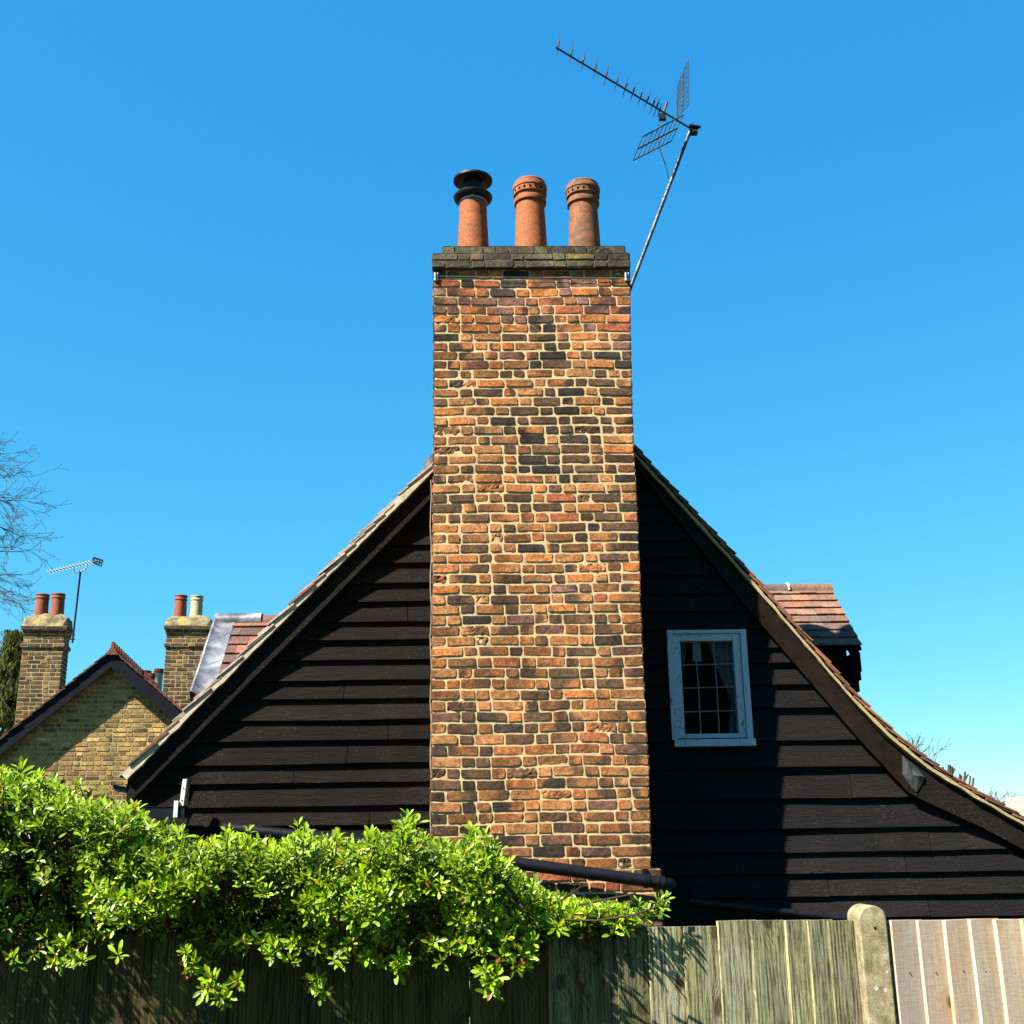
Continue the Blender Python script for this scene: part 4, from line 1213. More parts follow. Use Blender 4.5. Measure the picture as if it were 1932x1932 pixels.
# ------------------------------------------------------------------ yellow brick house behind
VY = 20.0; PY = R(8.5)
def UZY(px, py, V): return UZ(px, py, V, PY)
def Y3(px, py, V): u, z = UZ(px, py, V); return (u, V, z)
apex = UZY(212, 1224, VY - .22); le = UZY(-60, 1438, VY - .22); re_ = UZY(420, 1403, VY - .22)
yb = thing('brick_house', 'yellow stock brick house with dark blue bargeboards behind the cottage', 'house', FW(apex[0], VY, 0, PY))
PAL_Y = [(3, (0.50, 0.325, 0.115)), (3, (0.43, 0.27, 0.098)), (2, (0.34, 0.21, 0.085)), (1.2, (0.58, 0.39, 0.15)), (0.8, (0.19, 0.12, 0.06))]
pal_y = lambda z: (PAL_Y, 0.016, 0.12)
sl_l = (apex[1] - le[1]) / (apex[0] - le[0]); sl_r = (apex[1] - re_[1]) / (re_[0] - apex[0])
gz = apex[1] - 0.10
ylo = lambda z: max(le[0] + .25, apex[0] - (gz - z) / sl_l); yhi = lambda z: min(re_[0] - .25, apex[0] + (gz - z) / sl_r)
yw = MB(PY)
brick_face(yw, lambda a, z, o: (a, VY - o, z), ylo, yhi, 0.0, gz - 0.02, 0.0765, pal_y, fine=False)
for x in (le[0] + .25, re_[0] - .25):
    yw.poly([(x, VY, 0), (x, VY + 5, 0), (x, VY + 5, le[1]), (x, VY, le[1])], 1)
yw.build('wall', [M['far_brick'], M['far_mortar']], yb, yb, recalc=False)
yr = MB(PY)
DARKT = [(3, (0.10, 0.055, 0.04)), (2, (0.14, 0.06, 0.04)), (1, (0.08, 0.05, 0.04))]
REDT = [(3, (0.22, 0.075, 0.045)), (2, (0.17, 0.06, 0.04)), (1, (0.12, 0.055, 0.04))]
tile_course_roof(yr, offset_line([(le[0], le[1]), (apex[0], apex[1] + .02)], -.045), VY - .22, VY + 5, 0.105, 0.17, .25, .013, .0, None, DARKT)
tile_course_roof(yr, offset_line([(re_[0], re_[1]), (apex[0], apex[1] + .02)], -.045), VY - .22, VY + 5, 0.105, 0.17, .25, .013, .0, None, REDT)
yro = yr.build('roof', M['tile'], yb, yb)
yg = MB(PY)
v_ = VY - .24
while v_ < VY + 5:
    yg.prism([(apex[0] - .11, apex[1] - .10), (apex[0], apex[1] + .05), (apex[0] + .11, apex[1] - .10)], v_, v_ + .215, 0, (0.20, 0.062, 0.035))
    yg.prism([(apex[0] - .03, apex[1] + .03), (apex[0] - .02, apex[1] + .12), (apex[0] + .02, apex[1] + .12), (apex[0] + .03, apex[1] + .03)], v_ + .03, v_ + .13, 0, (0.20, 0.062, 0.035))
    v_ += .22
yg.build('ridge_tiles', M['tile'], yro, yb)
for p in (le, re_):
    mb = MB(PY)
    d0 = .03; w_ = .27
    mb.strip([(p[0], p[1] - d0 - w_), (apex[0], apex[1] - d0 - w_)], [(p[0], p[1] - d0), (apex[0], apex[1] - d0)], VY - .20, VY - .16)
    mb.build('bargeboard', M['blue_barge'], yb, yb)
    mb = MB(PY)
    mb.strip([(p[0], p[1] - .12), (apex[0], apex[1] - .12)], [(p[0], p[1] - .05), (apex[0], apex[1] - .05)], VY - .16, VY + .0)
    mb.build('soffit', M['blue_barge'], yb, yb)

def far_stack(px0, px1, ytop, ycap, yband, ybot, V, depth, pots, label, pal):
    mb = MB(PY)
    zt_ = UZY(px0, yband, V)[1]; zb0 = 2.0
    u0_, u1_ = UZY(px0, ytop + 60, V)[0], UZY(px1, ytop + 60, V)[0]
    block(mb, u0_, u1_, V, V + depth, zb0, zt_, pal, .0765, False)
    # oversailing courses
    zc_ = UZY(px0, ycap, V)[1]
    block(mb, u0_ - .03, u1_ + .03, V - .03, V + depth + .03, zt_ + .001, zt_ + .076, pal, .0765, False)
    block(mb, u0_, u1_, V + .002, V + depth - .002, zt_ + .077, zc_ - .155, pal, .0765, False)
    block(mb, u0_ - .02, u1_ + .02, V - .02, V + depth + .02, zc_ - .154, zc_ - .078, lambda z: ([(1, (0.25, 0.09, 0.05)), (1, (0.17, 0.08, 0.05)), (1, (0.12, 0.08, 0.05))], .012, .1), .0765, False)
    block(mb, u0_ - .05, u1_ + .05, V - .05, V + depth + .05, zc_ - .077, zc_, lambda z: ([(1, (0.10, 0.07, 0.05))], .008, .1), .0765, False)
    ch = mb.build('chimney', [M['far_brick'], M['far_mortar']], yb, yb, recalc=False)
    ch['label'] = label
    ztop = UZY(px0, ytop, V + depth * .4)[1]
    c2 = MB(PY)
    n1, n2 = 10, 6; g_ = []
    for i in range(n1 + 1):
        for j in range(n2 + 1):
            e_ = min(i, n1 - i, j, n2 - j); uu = lerp(u0_ - .04, u1_ + .04, i / n1); vv_ = lerp(V - .04, V + depth + .04, j / n2)
            hh = (0, .62, .92, 1, 1, 1)[e_]
            if e_ == 1: uu = lerp(uu, (u0_ + u1_) / 2, -.22 if i in (1, n1 - 1) else 0); 
            g_.append(c2.add((uu, vv_, zc_ + .001 + (ztop - zc_ + .03) * hh + nz(uu * 5, vv_ * 5, V) * .03 * (e_ > 0))))
    for i in range(n1):
        for j in range(n2):
            c2.face((g_[i * (n2 + 1) + j], g_[(i + 1) * (n2 + 1) + j], g_[(i + 1) * (n2 + 1) + j + 1], g_[i * (n2 + 1) + j + 1]), 0, True)
    c2.build('chimney_cap', M['lichen'], ch, yb)
    for (pc, ptop, wpx, mat, lab) in pots:
        Vp = V + depth * .5
        pm = MB(PY); u_, zz = UZY(pc, ptop, Vp); r_ = wpx / 2 / F_PX * (Vp * .96 + (zz - EYE) * .28); hh = zz - ztop + .02
        pm.lathe((u_, Vp, ztop - .02), [(r_ * 1.02, 0), (r_ * 1.0, hh * .4), (r_ * .96, hh * .78), (r_ * 1.06, hh * .80), (r_ * 1.06, hh * .83), (r_ * .98, hh * .85), (r_ * .98, hh * .95), (r_ * 1.07, hh * .97), (r_ * 1.05, hh), (r_ * .85, hh), (r_ * .84, hh * .7)], 28, 0, (1, 1, 1))
        o = pm.build('chimney_pot', mat, ch, yb); o['label'] = lab
    return u0_, u1_, zt_, zc_
pal_d = lambda z: ([(3, (0.21, 0.145, 0.075)), (3, (0.155, 0.105, 0.056)), (2.5, (0.10, 0.07, 0.042)), (1, (0.30, 0.20, 0.085))], .019, .2)
far_stack(43, 119, 1159, 1181, 1221, 1350, 22.5, .46, [(81, 1122, 23, M['terra_far'], 'terracotta pot, left of the pair'), (111, 1121, 23, M['terra_far'], 'terracotta pot beside the aerial mast')], 'left stock brick chimney with two terracotta pots', pal_d)
s2 = far_stack(313, 392, 1163, 1180, 1220, 1320, 22.5, .46, [(342, 1124, 22, M['terra_far'], 'terracotta pot beside the cream one'), (372, 1125, 22, M['cream'], 'cream coloured clay pot')], 'right stock brick chimney with one red and one cream pot', pal_d)
# main range of that house, carrying both stacks
yr2 = MB(PY)
ya = UZY(-60, 1420, 24); yb_ = UZY(420, 1380, 24)
wz = ya[1] - 1.3
block(yr2, ya[0] + .6, yb_[0], 22.0, 26.0, 0.0, wz, pal_y, .0765, False)
yr2.hexa([(ya[0] + .5, 21.8, wz), (yb_[0] + .1, 21.8, wz), (yb_[0] + .1, 26.2, wz), (ya[0] + .5, 26.2, wz), (ya[0] + .5, 23.9, wz + .7), (yb_[0] + .1, 23.9, wz + .7), (yb_[0] + .1, 24.1, wz + .7), (ya[0] + .5, 24.1, wz + .7)], 2, (.16, .07, .045))
yr2.build('rear_wing', [M['far_brick'], M['far_mortar'], M['tile']], yb, yb, recalc=False)

# small far chimney between the gable and the right stack
fc = thing('far_chimney', 'small white rendered chimney with red pots peeping over the ridge tiles', 'chimney', Y3(1087 * .2759, 1300, 30))
mb = MB(); x0, z0_ = UZ(289, 1310, 30); x1, z1_ = UZ(307, 1271, 30)
mb.lathe(((x0 + x1) / 2, 30, 0.0), [((x1 - x0) * .52, 0), ((x1 - x0) * .52, z1_ - .06), ((x1 - x0) * .56, z1_ - .04), ((x1 - x0) * .56, z1_)], 24, 0, (1, 1, 1))
mb.build('stack', M['cream_wall'], fc, fc)
mb = MB(); mb.lathe(((x0 + x1) / 2, 30, z1_), [((x1 - x0) * .58, 0), ((x1 - x0) * .6, .05), ((x1 - x0) * .58, .12), ((x1 - x0) * .4, .12)], 24, 0, (1, 1, 1)); mb.build('chimney_pot', M['terra_far'], fc, fc)
for pc in (274, 285):
    mb = MB(); u_, z_ = UZ(pc, 1266 + (pc - 274) * .5, 30); mb.lathe((u_, 30, z_ - 1.2), [(.14, 0), (.13, 1.1), (.16, 1.12), (.16, 1.2), (.1, 1.2)], 20, 0, (1, 1, 1)); mb.build('chimney_pot', M['terra_far'], fc, fc)

# far aerial on the left stack
VFA = 21.3
a = Vector(Y3(136.5, 1213, VFA)); b = Vector(Y3(152, 1077, VFA))
fa = thing('television_aerial', 'small bright aerial on a thin straight mast beside two terracotta pots', 'aerial', a, 'television aerials')
m_ = MB(); m_.tube([a, b], .019, 8)
m_.build('mast', M['plastic'], fa, fa)
m_ = MB()
for dy in (0, 8): 
    q = Vector(Y3(137, 1206 - dy, VFA)); m_.tube([q + Vector((-.12, 0, 0)), q + Vector((.04, 0, 0))], .013, 6)
m_.build('wall_bracket', M['plastic'], fa, fa)
m_ = MB(); p0, p1 = Vector(Y3(90, 1080, VFA - .5)), Vector(Y3(184, 1058, VFA + .25)); m_.tube([p0, p1], .013, 6)
fb = m_.build('boom', M['alu_bright'], fa, fa)
for k in range(14):
    p = p0.lerp(p1, (k + .3) / 15.5); m_ = MB(); hw = lerp(.16, .19, k / 13)
    dd = Vector((-0.55, .75, .38)).normalized() * hw
    m_.tube([p - dd, p + dd], .0065, 6); m_.build('director', M['alu_bright'], fb, fa)
m_ = MB()
c0, c1, c2, c3 = (Vector(Y3(x, y, VFA + .25)) for x, y in ((177, 1052), (193.5, 1057.5), (191.5, 1068), (175.5, 1061)))
m_.tube([c0, c1, c2, c3, c0], .018, 6); m_.tube([c0.lerp(c3, .5), c1.lerp(c2, .5)], .013, 6); m_.tube([c0.lerp(c1, .35), c3.lerp(c2, .35)], .013, 6); m_.tube([c0.lerp(c1, .68), c3.lerp(c2, .68)], .013, 6)
m_.build('reflector', M['plastic'], fa, fa)
m_ = MB(); m_.tube([Vector(Y3(x, y, VFA - .03)) for x, y in ((139, 1071), (139, 1078), (143, 1080), (152, 1078.5), (160, 1075), (163.5, 1069), (163.5, 1064))], .016, 6)
m_.build('cradle', M['alu_bright'], fa, fa)

# ------------------------------------------------------------------ bare trees
def grow(mb, p, d, length, r, depth, rr_, bud=0.0, spread=0.6, droop=0.0, kids=3, seglen=0.25, ratio=0.62):
    n = max(2, int(length / seglen)); pts = [p]; rs = [r]
    for i in range(n):
        d = (d + Vector((rr_.gauss(0, .13), rr_.gauss(0, .13), rr_.gauss(0, .13) - droop * .05))).normalized()
        p = p + d * (length / n); pts.append(p); rs.append(max(r * (1 - .55 * (i + 1) / n), 0.0045))
    mb.tube(pts, rs, 4 if depth < 2 else 6, 0, None, True)
    if depth == 0:
        if bud:
            mb.tube([p, p + d * bud * 1.6], [bud * .8, bud * .5], 4)
        return
    for k in range(kids + (1 if depth > 1 else 0)):
        t = rr_.uniform(0.25, 1.0) if k else 1.0
        i = min(n, max(1, int(t * n)))
        ax = Vector((rr_.gauss(0, 1), rr_.gauss(0, 1), rr_.gauss(0, 1) + .15)).normalized()
        nd = (d + ax * spread * rr_.uniform(.6, 1.25)).normalized()
        grow(mb, pts[i], nd, length * ratio * rr_.uniform(.75, 1.15), max(rs[i] * .6, .0045), depth - 1, rr_, bud, spread, droop, kids, seglen * .7, ratio)

VT = 28.0; TS = 1.45
tb = thing('bare_tree', 'leafless tree reaching fine budding twigs in from the left edge above the chimneys', 'tree', (UZ(-330, 1611, VT)[0], VT, 0), 'bare trees')
rr_ = random.Random(21)
mt = MB(); x0 = UZ(-330, 1611, VT)[0]
tr = [(x0, VT, 0), (x0 + .1, VT, 2.5), (x0 + .05, VT, 5), (x0 + .25, VT, 8), (x0 + .2, VT, 11)]
mt.tube([(x0 + (x - x0) * TS, VT, z * 1.35) for x, y, z in tr], [.36, .32, .26, .18, .08], 10)
mt.build('trunk', M['bare_twig'], tb, tb)
cw_ = MB()
limbs = [((-215, 850), (-32, 862)), ((-215, 1075), (-20, 1090)), ((-215, 1010), (-15, 1040)), ((-215, 960), (-20, 985)), ((-215, 900), (-25, 935)), ((-215, 890), (-40, 905)), ((-215, 1120), (-45, 1110))]
for (a_, b_) in limbs:
    a3, b3 = Vector(Y3(*a_, VT)), Vector(Y3(*b_, VT + rr_.uniform(-.6, .6)))
    st0 = Vector((x0 + .1, VT, max(2.5, a3.z - 1.0)))
    mid_ = a3.lerp(b3, .55) + Vector((0, 0, .12))
    cw_.tube([st0, a3, mid_, b3], [.09, .06, .038, .024], 6)
    dd = (b3 - mid_).normalized()
    for q in range(4):
        s_ = mid_.lerp(b3, rr_.uniform(.2, 1)) if q else b3
        nd = (dd + Vector((rr_.uniform(-.1, .3), rr_.gauss(0, .3), rr_.gauss(0, .42)))).normalized()
        grow(cw_, s_, nd, rr_.uniform(.5, .74) * TS, .016, 3, rr_, .014, .62, .25, 2, .18, .64)
cw_.build('crown', M['bare_twig'], tb, tb, recalc=False)

def small_bare(px, py, V, h, label, seed, n=6, spread=.5, bud=.01, name='bare_tree', rad=.03, depth=3):
    u, z = UZ(px, py, V); rr2 = random.Random(seed)
    t = thing(name, label, 'tree' if name == 'bare_tree' else 'shrub', (u, V, 0), 'bare trees' if name == 'bare_tree' else 'bare shrubs')
    m1 = MB(); m1.tube([(u, V, 0), (u, V, (z - h) * .6), (u, V, z - h)], [rad * 3.2, rad * 2.4, rad * 1.6], 8); m1.build('trunk', M['bare_twig'], t, t)
    m2 = MB()
    for k in range(n):
        d = Vector((rr2.gauss(0, .32), rr2.gauss(0, .25), 1)).normalized()
        grow(m2, Vector((u, V, z - h * 1.15)), d, h * .56, rad, depth, rr2, bud, spread, 0, 3, h * .14, .6)
    m2.build('crown', M['bare_twig'], t, t, recalc=False)
small_bare(1682, 1345, 24, 2.0, 'leafless tree standing just behind the steep tiled verge on the right', 5, 5, .5)
small_bare(1708, 1372, 27, 1.2, 'lower leafless twiggy tree right beside the first one behind the tiled verge', 6, 4, .5, rad=.02)
small_bare(1848, 1478, 26, 1.0, 'leafless tree with loose twigs right of the cut stubs behind the shallow roof', 15, 5, .5, rad=.02)
# hard-pruned shrub with stubby cut stems
pl_ = thing('pollarded_shrub', 'hard pruned shrub of upright cut stubs showing over the shallow tiled roof', 'shrub', (*UZ(1800, 1500, 25), 0))
pl_.location = (UZ(1800, 1500, 25)[0], 25, 0)
mb = MB(); bs = Vector((UZ(1805, 1500, 25)[0], 25, UZ(1805, 1560, 25)[1]))
mb.tube([(bs.x, 25, 0), bs], [.12, .09], 8); mb.build('trunk', M['bare_twig'], pl_, pl_)
mb = MB()
for (x, y, r_) in ((1779, 1447, .018), (1791, 1443, .035), (1795, 1446, .03), (1811, 1460, .02), (1814, 1463, .02), (1821, 1456, .022), (1831, 1464, .018), (1837, 1468, .02)):
    tp = Vector(Y3(x, y, 25)); lw = Vector(Y3(x - 3 + (1805 - x) * .2, y + 60, 25))
    mb.tube([bs, lw, tp], [r_ * 1.3, r_ * 1.2, r_], 6)
    if r_ > .02: mb.tube([lw.lerp(tp, .7), tp + Vector((.06, 0, -.05))], [r_ * .8, r_ * .8], 6)
mb.build('stubs', M['bare_twig'], pl_, pl_)
# twiggy thicket far right
for k, (x, y, lab) in enumerate(((1878, 1496, 'pale twiggy bush left of the far right roof'), (1905, 1490, 'pale twiggy bush in the middle above the far right roof'), (1931, 1494, 'pale twiggy bush at the right edge of the view above the roof'))):
    small_bare(x, y, 33, 1.5, lab, 40 + k, 11, .55, .012, 'bare_shrub', .018)

# conifer at the left edge
VCF = 26.0
cu_ = UZ(-15, 1600, VCF)[0]
cf = thing('conifer_tree', 'dark evergreen with drooping sprays at the left edge behind the brick chimney', 'tree', (cu_, VCF, 0))
ztop = UZ(0, 1188, VCF)[1]
mb = MB(); mb.tube([(cu_, VCF, 0), (cu_ + .05, VCF, ztop * .6), (cu_, VCF, ztop * .9)], [.22, .14, .03], 8); mb.build('trunk', M['twig'], cf, cf)
rq = np.random.RandomState(3)
def leaf_mesh(name, P, D, N, Ln, Wd, colr, mat, parent, root, fold=0.25, curl=0.25, shape='obovate'):
    """many separate small leaves in one foliage mesh"""
    n = len(P)
    D = D / np.linalg.norm(D, axis=1, keepdims=True)
    S = np.cross(D, N); S /= (np.linalg.norm(S, axis=1, keepdims=True) + 1e-9)
    N = np.cross(S, D)
    st = [(0.0, .10), (.30, .55), (.62, 1.0), (.86, .72), (1.0, 0.0)] if shape == 'obovate' else [(0, .3), (.35, 1.0), (.7, .7), (1.0, 0.0)]
    vs = []
    for t, w in st:
        c = P + D * (Ln * t)[:, None] - N * (Ln * curl * t * t)[:, None]
        if w == 0: vs.append(c)
        else:
            vs.append(c - S * (Wd * w * .5)[:, None] + N * (Wd * w * fold)[:, None]); vs.append(c); vs.append(c + S * (Wd * w * .5)[:, None] + N * (Wd * w * fold)[:, None])
    k = len(vs)
    V = np.stack(vs, 1).reshape(-1, 3)
    V = V - np.array(root.location)[None]
    quads, tris = [], []
    m = len(st)
    for i in range(m - 2):
        a = i * 3
        quads += [(a, a + 1, a + 4, a + 3), (a + 1, a + 2, a + 5, a + 4)]
    a = (m - 2) * 3
    tris += [(a, a + 1, a + 3), (a + 1, a + 2, a + 3)]
    base_ = (np.arange(n) * k)[:, None, None]
    Q = (np.array(quads)[None] + base_).reshape(-1, 4); T = (np.array(tris)[None] + base_).reshape(-1, 3)
    me = bpy.data.meshes.new(name)
    me.vertices.add(len(V)); me.vertices.foreach_set('co', V.astype(np.float32).ravel())
    nl = Q.size + T.size
    me.loops.add(nl); me.loops.foreach_set('vertex_index', np.concatenate([Q.ravel(), T.ravel()]).astype(np.int32))
    ls_ = np.concatenate([np.arange(len(Q)) * 4, Q.size + np.arange(len(T)) * 3]).astype(np.int32)
    me.polygons.add(len(Q) + len(T)); me.polygons.foreach_set('loop_start', ls_)
    try: me.polygons.foreach_set('loop_total', np.concatenate([np.full(len(Q), 4), np.full(len(T), 3)]).astype(np.int32))
    except Exception: pass
    me.polygons.foreach_set('use_smooth', np.ones(len(Q) + len(T), dtype=bool))
    me.update(calc_edges=True); me.validate()
    at = me.color_attributes.new('Col', 'FLOAT_COLOR', 'POINT')
    cc_ = np.repeat(np.concatenate([colr, np.ones((n, 1))], 1), k, axis=0).astype(np.float32)
    at.data.foreach_set('color', cc_.ravel())
    me.materials.append(mat)
    o = bpy.data.objects.new(name, me); COL.objects.link(o); o.parent = parent
    return o
P, D, N = [], [], []
for i in range(420):
    h = rq.rand() ** .8; z = ztop * (.35 + .65 * h) ; rad = (1.0 * (1 - h) + .10) * rq.uniform(.6, 1.1); a_ = rq.rand() * 6.283
    tip = np.array([cu_ + rad * math.cos(a_), VCF + rad * math.sin(a_), z + rad * .15])
    for j in range(26):
        P.append(tip + np.array([rq.normal(0, .09), rq.normal(0, .09), -abs(rq.normal(0, .16))])); D.append([rq.normal(0, .35) + .3 * math.cos(a_), rq.normal(0, .35) + .3 * math.sin(a_), -1.0]); N.append([math.cos(a_), math.sin(a_), .3 + rq.normal(0, .3)])
n = len(P)
cl_ = np.array([[.045, .055, .016]]) * rq.uniform(.5, 1.5, (n, 1)) * np.where(rq.rand(n, 1) < .25, np.array([[1.6, 1.25, 1.0]]), np.array([[1, 1, 1]]))
leaf_mesh('foliage', np.array(P), np.array(D), np.array(N), rq.uniform(.08, .17, n), rq.uniform(.02, .04, n), cl_, M['conifer'], cf, cf, .1, .2, 'lance')

# far pale roof at the right edge
fr_ = thing('far_house', 'distant house with a pale sunlit tiled roof at the right edge', 'house', (UZ(2000, 1540, 30)[0], 30, 0))
ra, rb = UZ(1899, 1507, 31), UZ(2150, 1488, 31); ea, eb = UZ(1880, 1560, 28.5), UZ(2180, 1560, 28.5)
mb = MB()
for k in range(14):
    t0, t1 = k / 14, (k + 1.15) / 14
    q0 = Vector((lerp(ra[0], ea[0], t0), lerp(31, 28.5, t0), lerp(ra[1], ea[1], t0) + .02)); q1 = Vector((rb[0], lerp(31, 28.5, t0), lerp(rb[1], eb[1], t0) + .02))
    q2 = Vector((rb[0], lerp(31, 28.5, t1), lerp(rb[1], eb[1], t1) + .045)); q3 = Vector((lerp(ra[0], ea[0], t1), lerp(31, 28.5, t1), lerp(ra[1], ea[1], t1) + .045))
    mb.poly([q3, q2, q1, q0]); mb.poly([q3 - Vector((0, 0, .03)), q2 - Vector((0, 0, .03)), q2, q3])
mb.poly([(ra[0], 31, ra[1]), (rb[0], 31, rb[1]), (rb[0], 33.5, eb[1]), (ra[0], 33.5, ea[1])])
mb.build('roof', M['pale_roof'], fr_, fr_, recalc=False)
mb = MB(); mb.box((ra[0] + .2, 28.9, 0), (rb[0], 33, ea[1]))
mb.build('wall', M['cream_wall'], fr_, fr_)

# ------------------------------------------------------------------ fences
VFN = 4.70
def F3(px, py, V=VFN): u, z = UZ(px, py, V); return (u, z)
def fence_boards(mb, edges, ztops, zbot, tmax, tmin, cols, cham=0.005, VFN=4.70, gaps=False):
    """feather-edge boards, each thick at its left edge where it laps its neighbour"""
    for k in range(len(edges) - 1):
        x0, x1 = edges[k], edges[k + 1] + 0.022
        zt_ = ztops[k]; c = cols[k]
        if gaps and k % 3 == 1: x1 -= 0.024
        tw = rnd.uniform(0, .006)
        gape = gaps and rnd.random() < .4
        if gape: x0 += 0.005
        v0 = VFN - tmax - tw - 0.004; v1 = VFN - tmin - 0.001
        n = 10; L0, L1 = [], []
        for j in range(n + 1):
            z = lerp(zbot, zt_, j / n); w = nz(z * 1.8, k * 3.7, 1) * .0035; f_ = nz(z * 1.2, k * 5.1, 4) * .003
            L0.append((x0 + w, v0 + f_, z)); L1.append((x1 + w, v1 + f_, z - (0.0025 * math.sin(k * 2.3) if j == n else 0)))
        for a0, a1, b0, b1 in zip(L0, L0[1:], L1, L1[1:]):
            i = [mb.add(p, c) for p in (a0, b0, b1, a1)]
            mb.face(i)
            e = 0.0
            mb.poly([(a0[0] - cham, VFN - .002, a0[2]), a0, a1, (a1[0] - cham, VFN - .002, a1[2])], 0, tuple(q * 1.5 for q in c))  # left edge lightened: sunlight catching it is put into the colour
        mb.poly([L0[-1], L1[-1], (L1[-1][0], VFN + .002, L1[-1][2]), (L0[-1][0], VFN + .002, L0[-1][2])], 0, c)
        mb.poly([(L0[0][0], VFN + .002, zbot), (L1[0][0], VFN + .002, zbot), (L1[0][0], VFN + .002, zt_), (L0[0][0], VFN + .002, zt_)], 0, c)
zt_l = F3(1250, 1744)[1]; zt_r = F3(1800, 1735, VFN - .045)[1]
px_edges = [-420, -345, -262, -180, -105, -28, 64, 142, 222, 296, 368, 447, 517, 595, 668, 742, 816, 886, 956, 1030, 1090, 1162, 1221, 1288, 1353, 1415, 1480, 1522, 1560, 1613]
ed = [F3(x, 1750)[0] for x in px_edges]
tops = [zt_l + rnd.uniform(-.010, .004) for _ in ed]
for i, x in enumerate(px_edges):
    if x >= 1353: tops[i] = zt_l + 0.006 + rnd.uniform(-.002, .004)
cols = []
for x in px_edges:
    g = (0.315, 0.295, 0.185) if x > 1180 else ((0.17, 0.155, 0.085) if x > 1000 else (0.085, 0.068, 0.024))  # boards under the hedge are darker: its shade is put into their colour
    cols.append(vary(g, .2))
fl_ = thing('close_board_fence', 'old mossy green closeboard fence left of the concrete post, under the hedge', 'fence', (F3(700, 1750)[0], VFN, 0), 'garden fence runs')
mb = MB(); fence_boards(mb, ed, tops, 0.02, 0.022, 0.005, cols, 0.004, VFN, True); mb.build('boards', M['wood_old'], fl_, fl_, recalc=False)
for z in (1.35, 0.8, 0.25):
    mb = MB(); mb.box((ed[0], VFN + .003, z - .035), (ed[-1], VFN + .07, z + .035), 0, (.15, .12, .08)); mb.build('rail', M['wood_old'], fl_, fl_)
VFR = VFN - 0.045
px_edges = [1678, 1729, 1778, 1826, 1874, 1924, 1975, 2025, 2075, 2125, 2176, 2226, 2276, 2326, 2376, 2426] + [2476 + 50 * k for k in range(26)]
ed = [F3(x, 1745, VFR)[0] for x in px_edges]
tops = [zt_r + rnd.uniform(-.004, .003) for _ in ed]
cols = [vary((0.47, 0.378, 0.262) if k % 3 else (0.42, 0.345, 0.255), .12) for k in range(len(ed))]
fr2 = thing('close_board_fence', 'new pale pinkish closeboard fence right of the concrete post', 'fence', (F3(1900, 1750)[0], VFN, 0), 'garden fence runs')
mb = MB(); fence_boards(mb, ed, tops, 0.02, 0.024, 0.004, cols, 0.006, VFR)
for k in range(len(ed) - 1):
    for zz in (tops[k] - .185, tops[k] - .72):
        x = ed[k] + .045 + rnd.uniform(-.008, .008); zz += rnd.uniform(-.008, .008); yv = lerp(VFR - .031, VFR - .005, .045 / (ed[1] - ed[0] + .022)) - .0035
        mb.tube([(x, yv + .0022, zz), (x, yv + .009, zz)], .0024, 8, 1)
mb.build('boards', [M['wood_new'], M['soot_hole_dark']], fr2, fr2, recalc=False)
for z in (1.35, 0.8, 0.25):
    mb = MB(); mb.box((ed[0], VFR + .003, z - .035), (ed[-1], VFR + .07, z + .035), 0, (.3, .2, .12)); mb.build('rail', M['wood_new'], fr2, fr2)
# concrete post with a rounded top
VPF = VFN - 0.075
p0_, p1_ = F3(1622, 1760, VPF)[0], F3(1676, 1760, VPF)[0]
ztp = F3(1650, 1708, VPF)[1]
pc_ = (p0_ + p1_) / 2; rr3 = (p1_ - p0_) / 2
po = thing('fence_post', 'round topped concrete fence post flecked with white pebbles between the two fences', 'fence post', (pc_, VPF, 0))
mb = MB()
outl = [(p0_, 0), (p1_, 0)] + [(pc_ + rr3 * math.cos(q), ztp - rr3 * .92 + rr3 * .92 * math.sin(q)) for q in [math.pi * i / 18 for i in range(19)]]
b_ = 0.006
inner = [(pc_ + (x - pc_) * (1 - b_ / rr3), z - (b_ if z > .5 else 0)) for x, z in outl]
fi = [mb.add((x, VPF, z)) for x, z in inner]; fo = [mb.add((x, VPF + b_, z)) for x, z in outl]; bo = [mb.add((x, VPF + .155, z)) for x, z in outl]
n = len(outl)
mb.face(fi); mb.face(bo[::-1])
for i in range(n):
    j = (i + 1) % n
    mb.face((fi[i], fo[i], fo[j], fi[j]), 0, True); mb.face((fo[i], bo[i], bo[j], fo[j]), 0, 2 <= i < n - 1)
hx, hz = F3(1651, 1751, VPF)
mb.poly([(hx + .0055 * math.cos(q), VPF - .001, hz + .0055 * math.sin(q)) for q in [2 * math.pi * i / 12 for i in range(12)]], 1)  # small hole as a flat black disc, its inner dark painted on
mb.build('post', [M['concrete'], M['soot_hole_dark']], po, po)

# ------------------------------------------------------------------ hedge hanging over the fence
hg = thing('hedge', 'glossy bright green evergreen hedge spilling over the old fence', 'hedge', (F3(500, 1750)[0], 5.0, 0))
VHG = 4.45
top_px = [(-520, 1420), (-120, 1430), (0, 1452), (60, 1452), (78, 1492), (150, 1510), (205, 1520), (255, 1545), (280, 1610), (345, 1592), (420, 1578), (480, 1582), (520, 1598), (570, 1570), (610, 1592), (700, 1584), (770, 1556),
          (805, 1590), (860, 1590), (890, 1580), (935, 1615), (1000, 1672), (1045, 1704), (1100, 1715), (1180, 1722), (1215, 1728)]
bot_px = [(-520, 1800), (-120, 1800), (0, 1785), (60, 1800), (120, 1775), (260, 1765), (420, 1765), (520, 1765), (620, 1775), (700, 1780), (800, 1765), (900, 1785), (1000, 1765), (1060, 1752), (1180, 1745), (1215, 1740)]
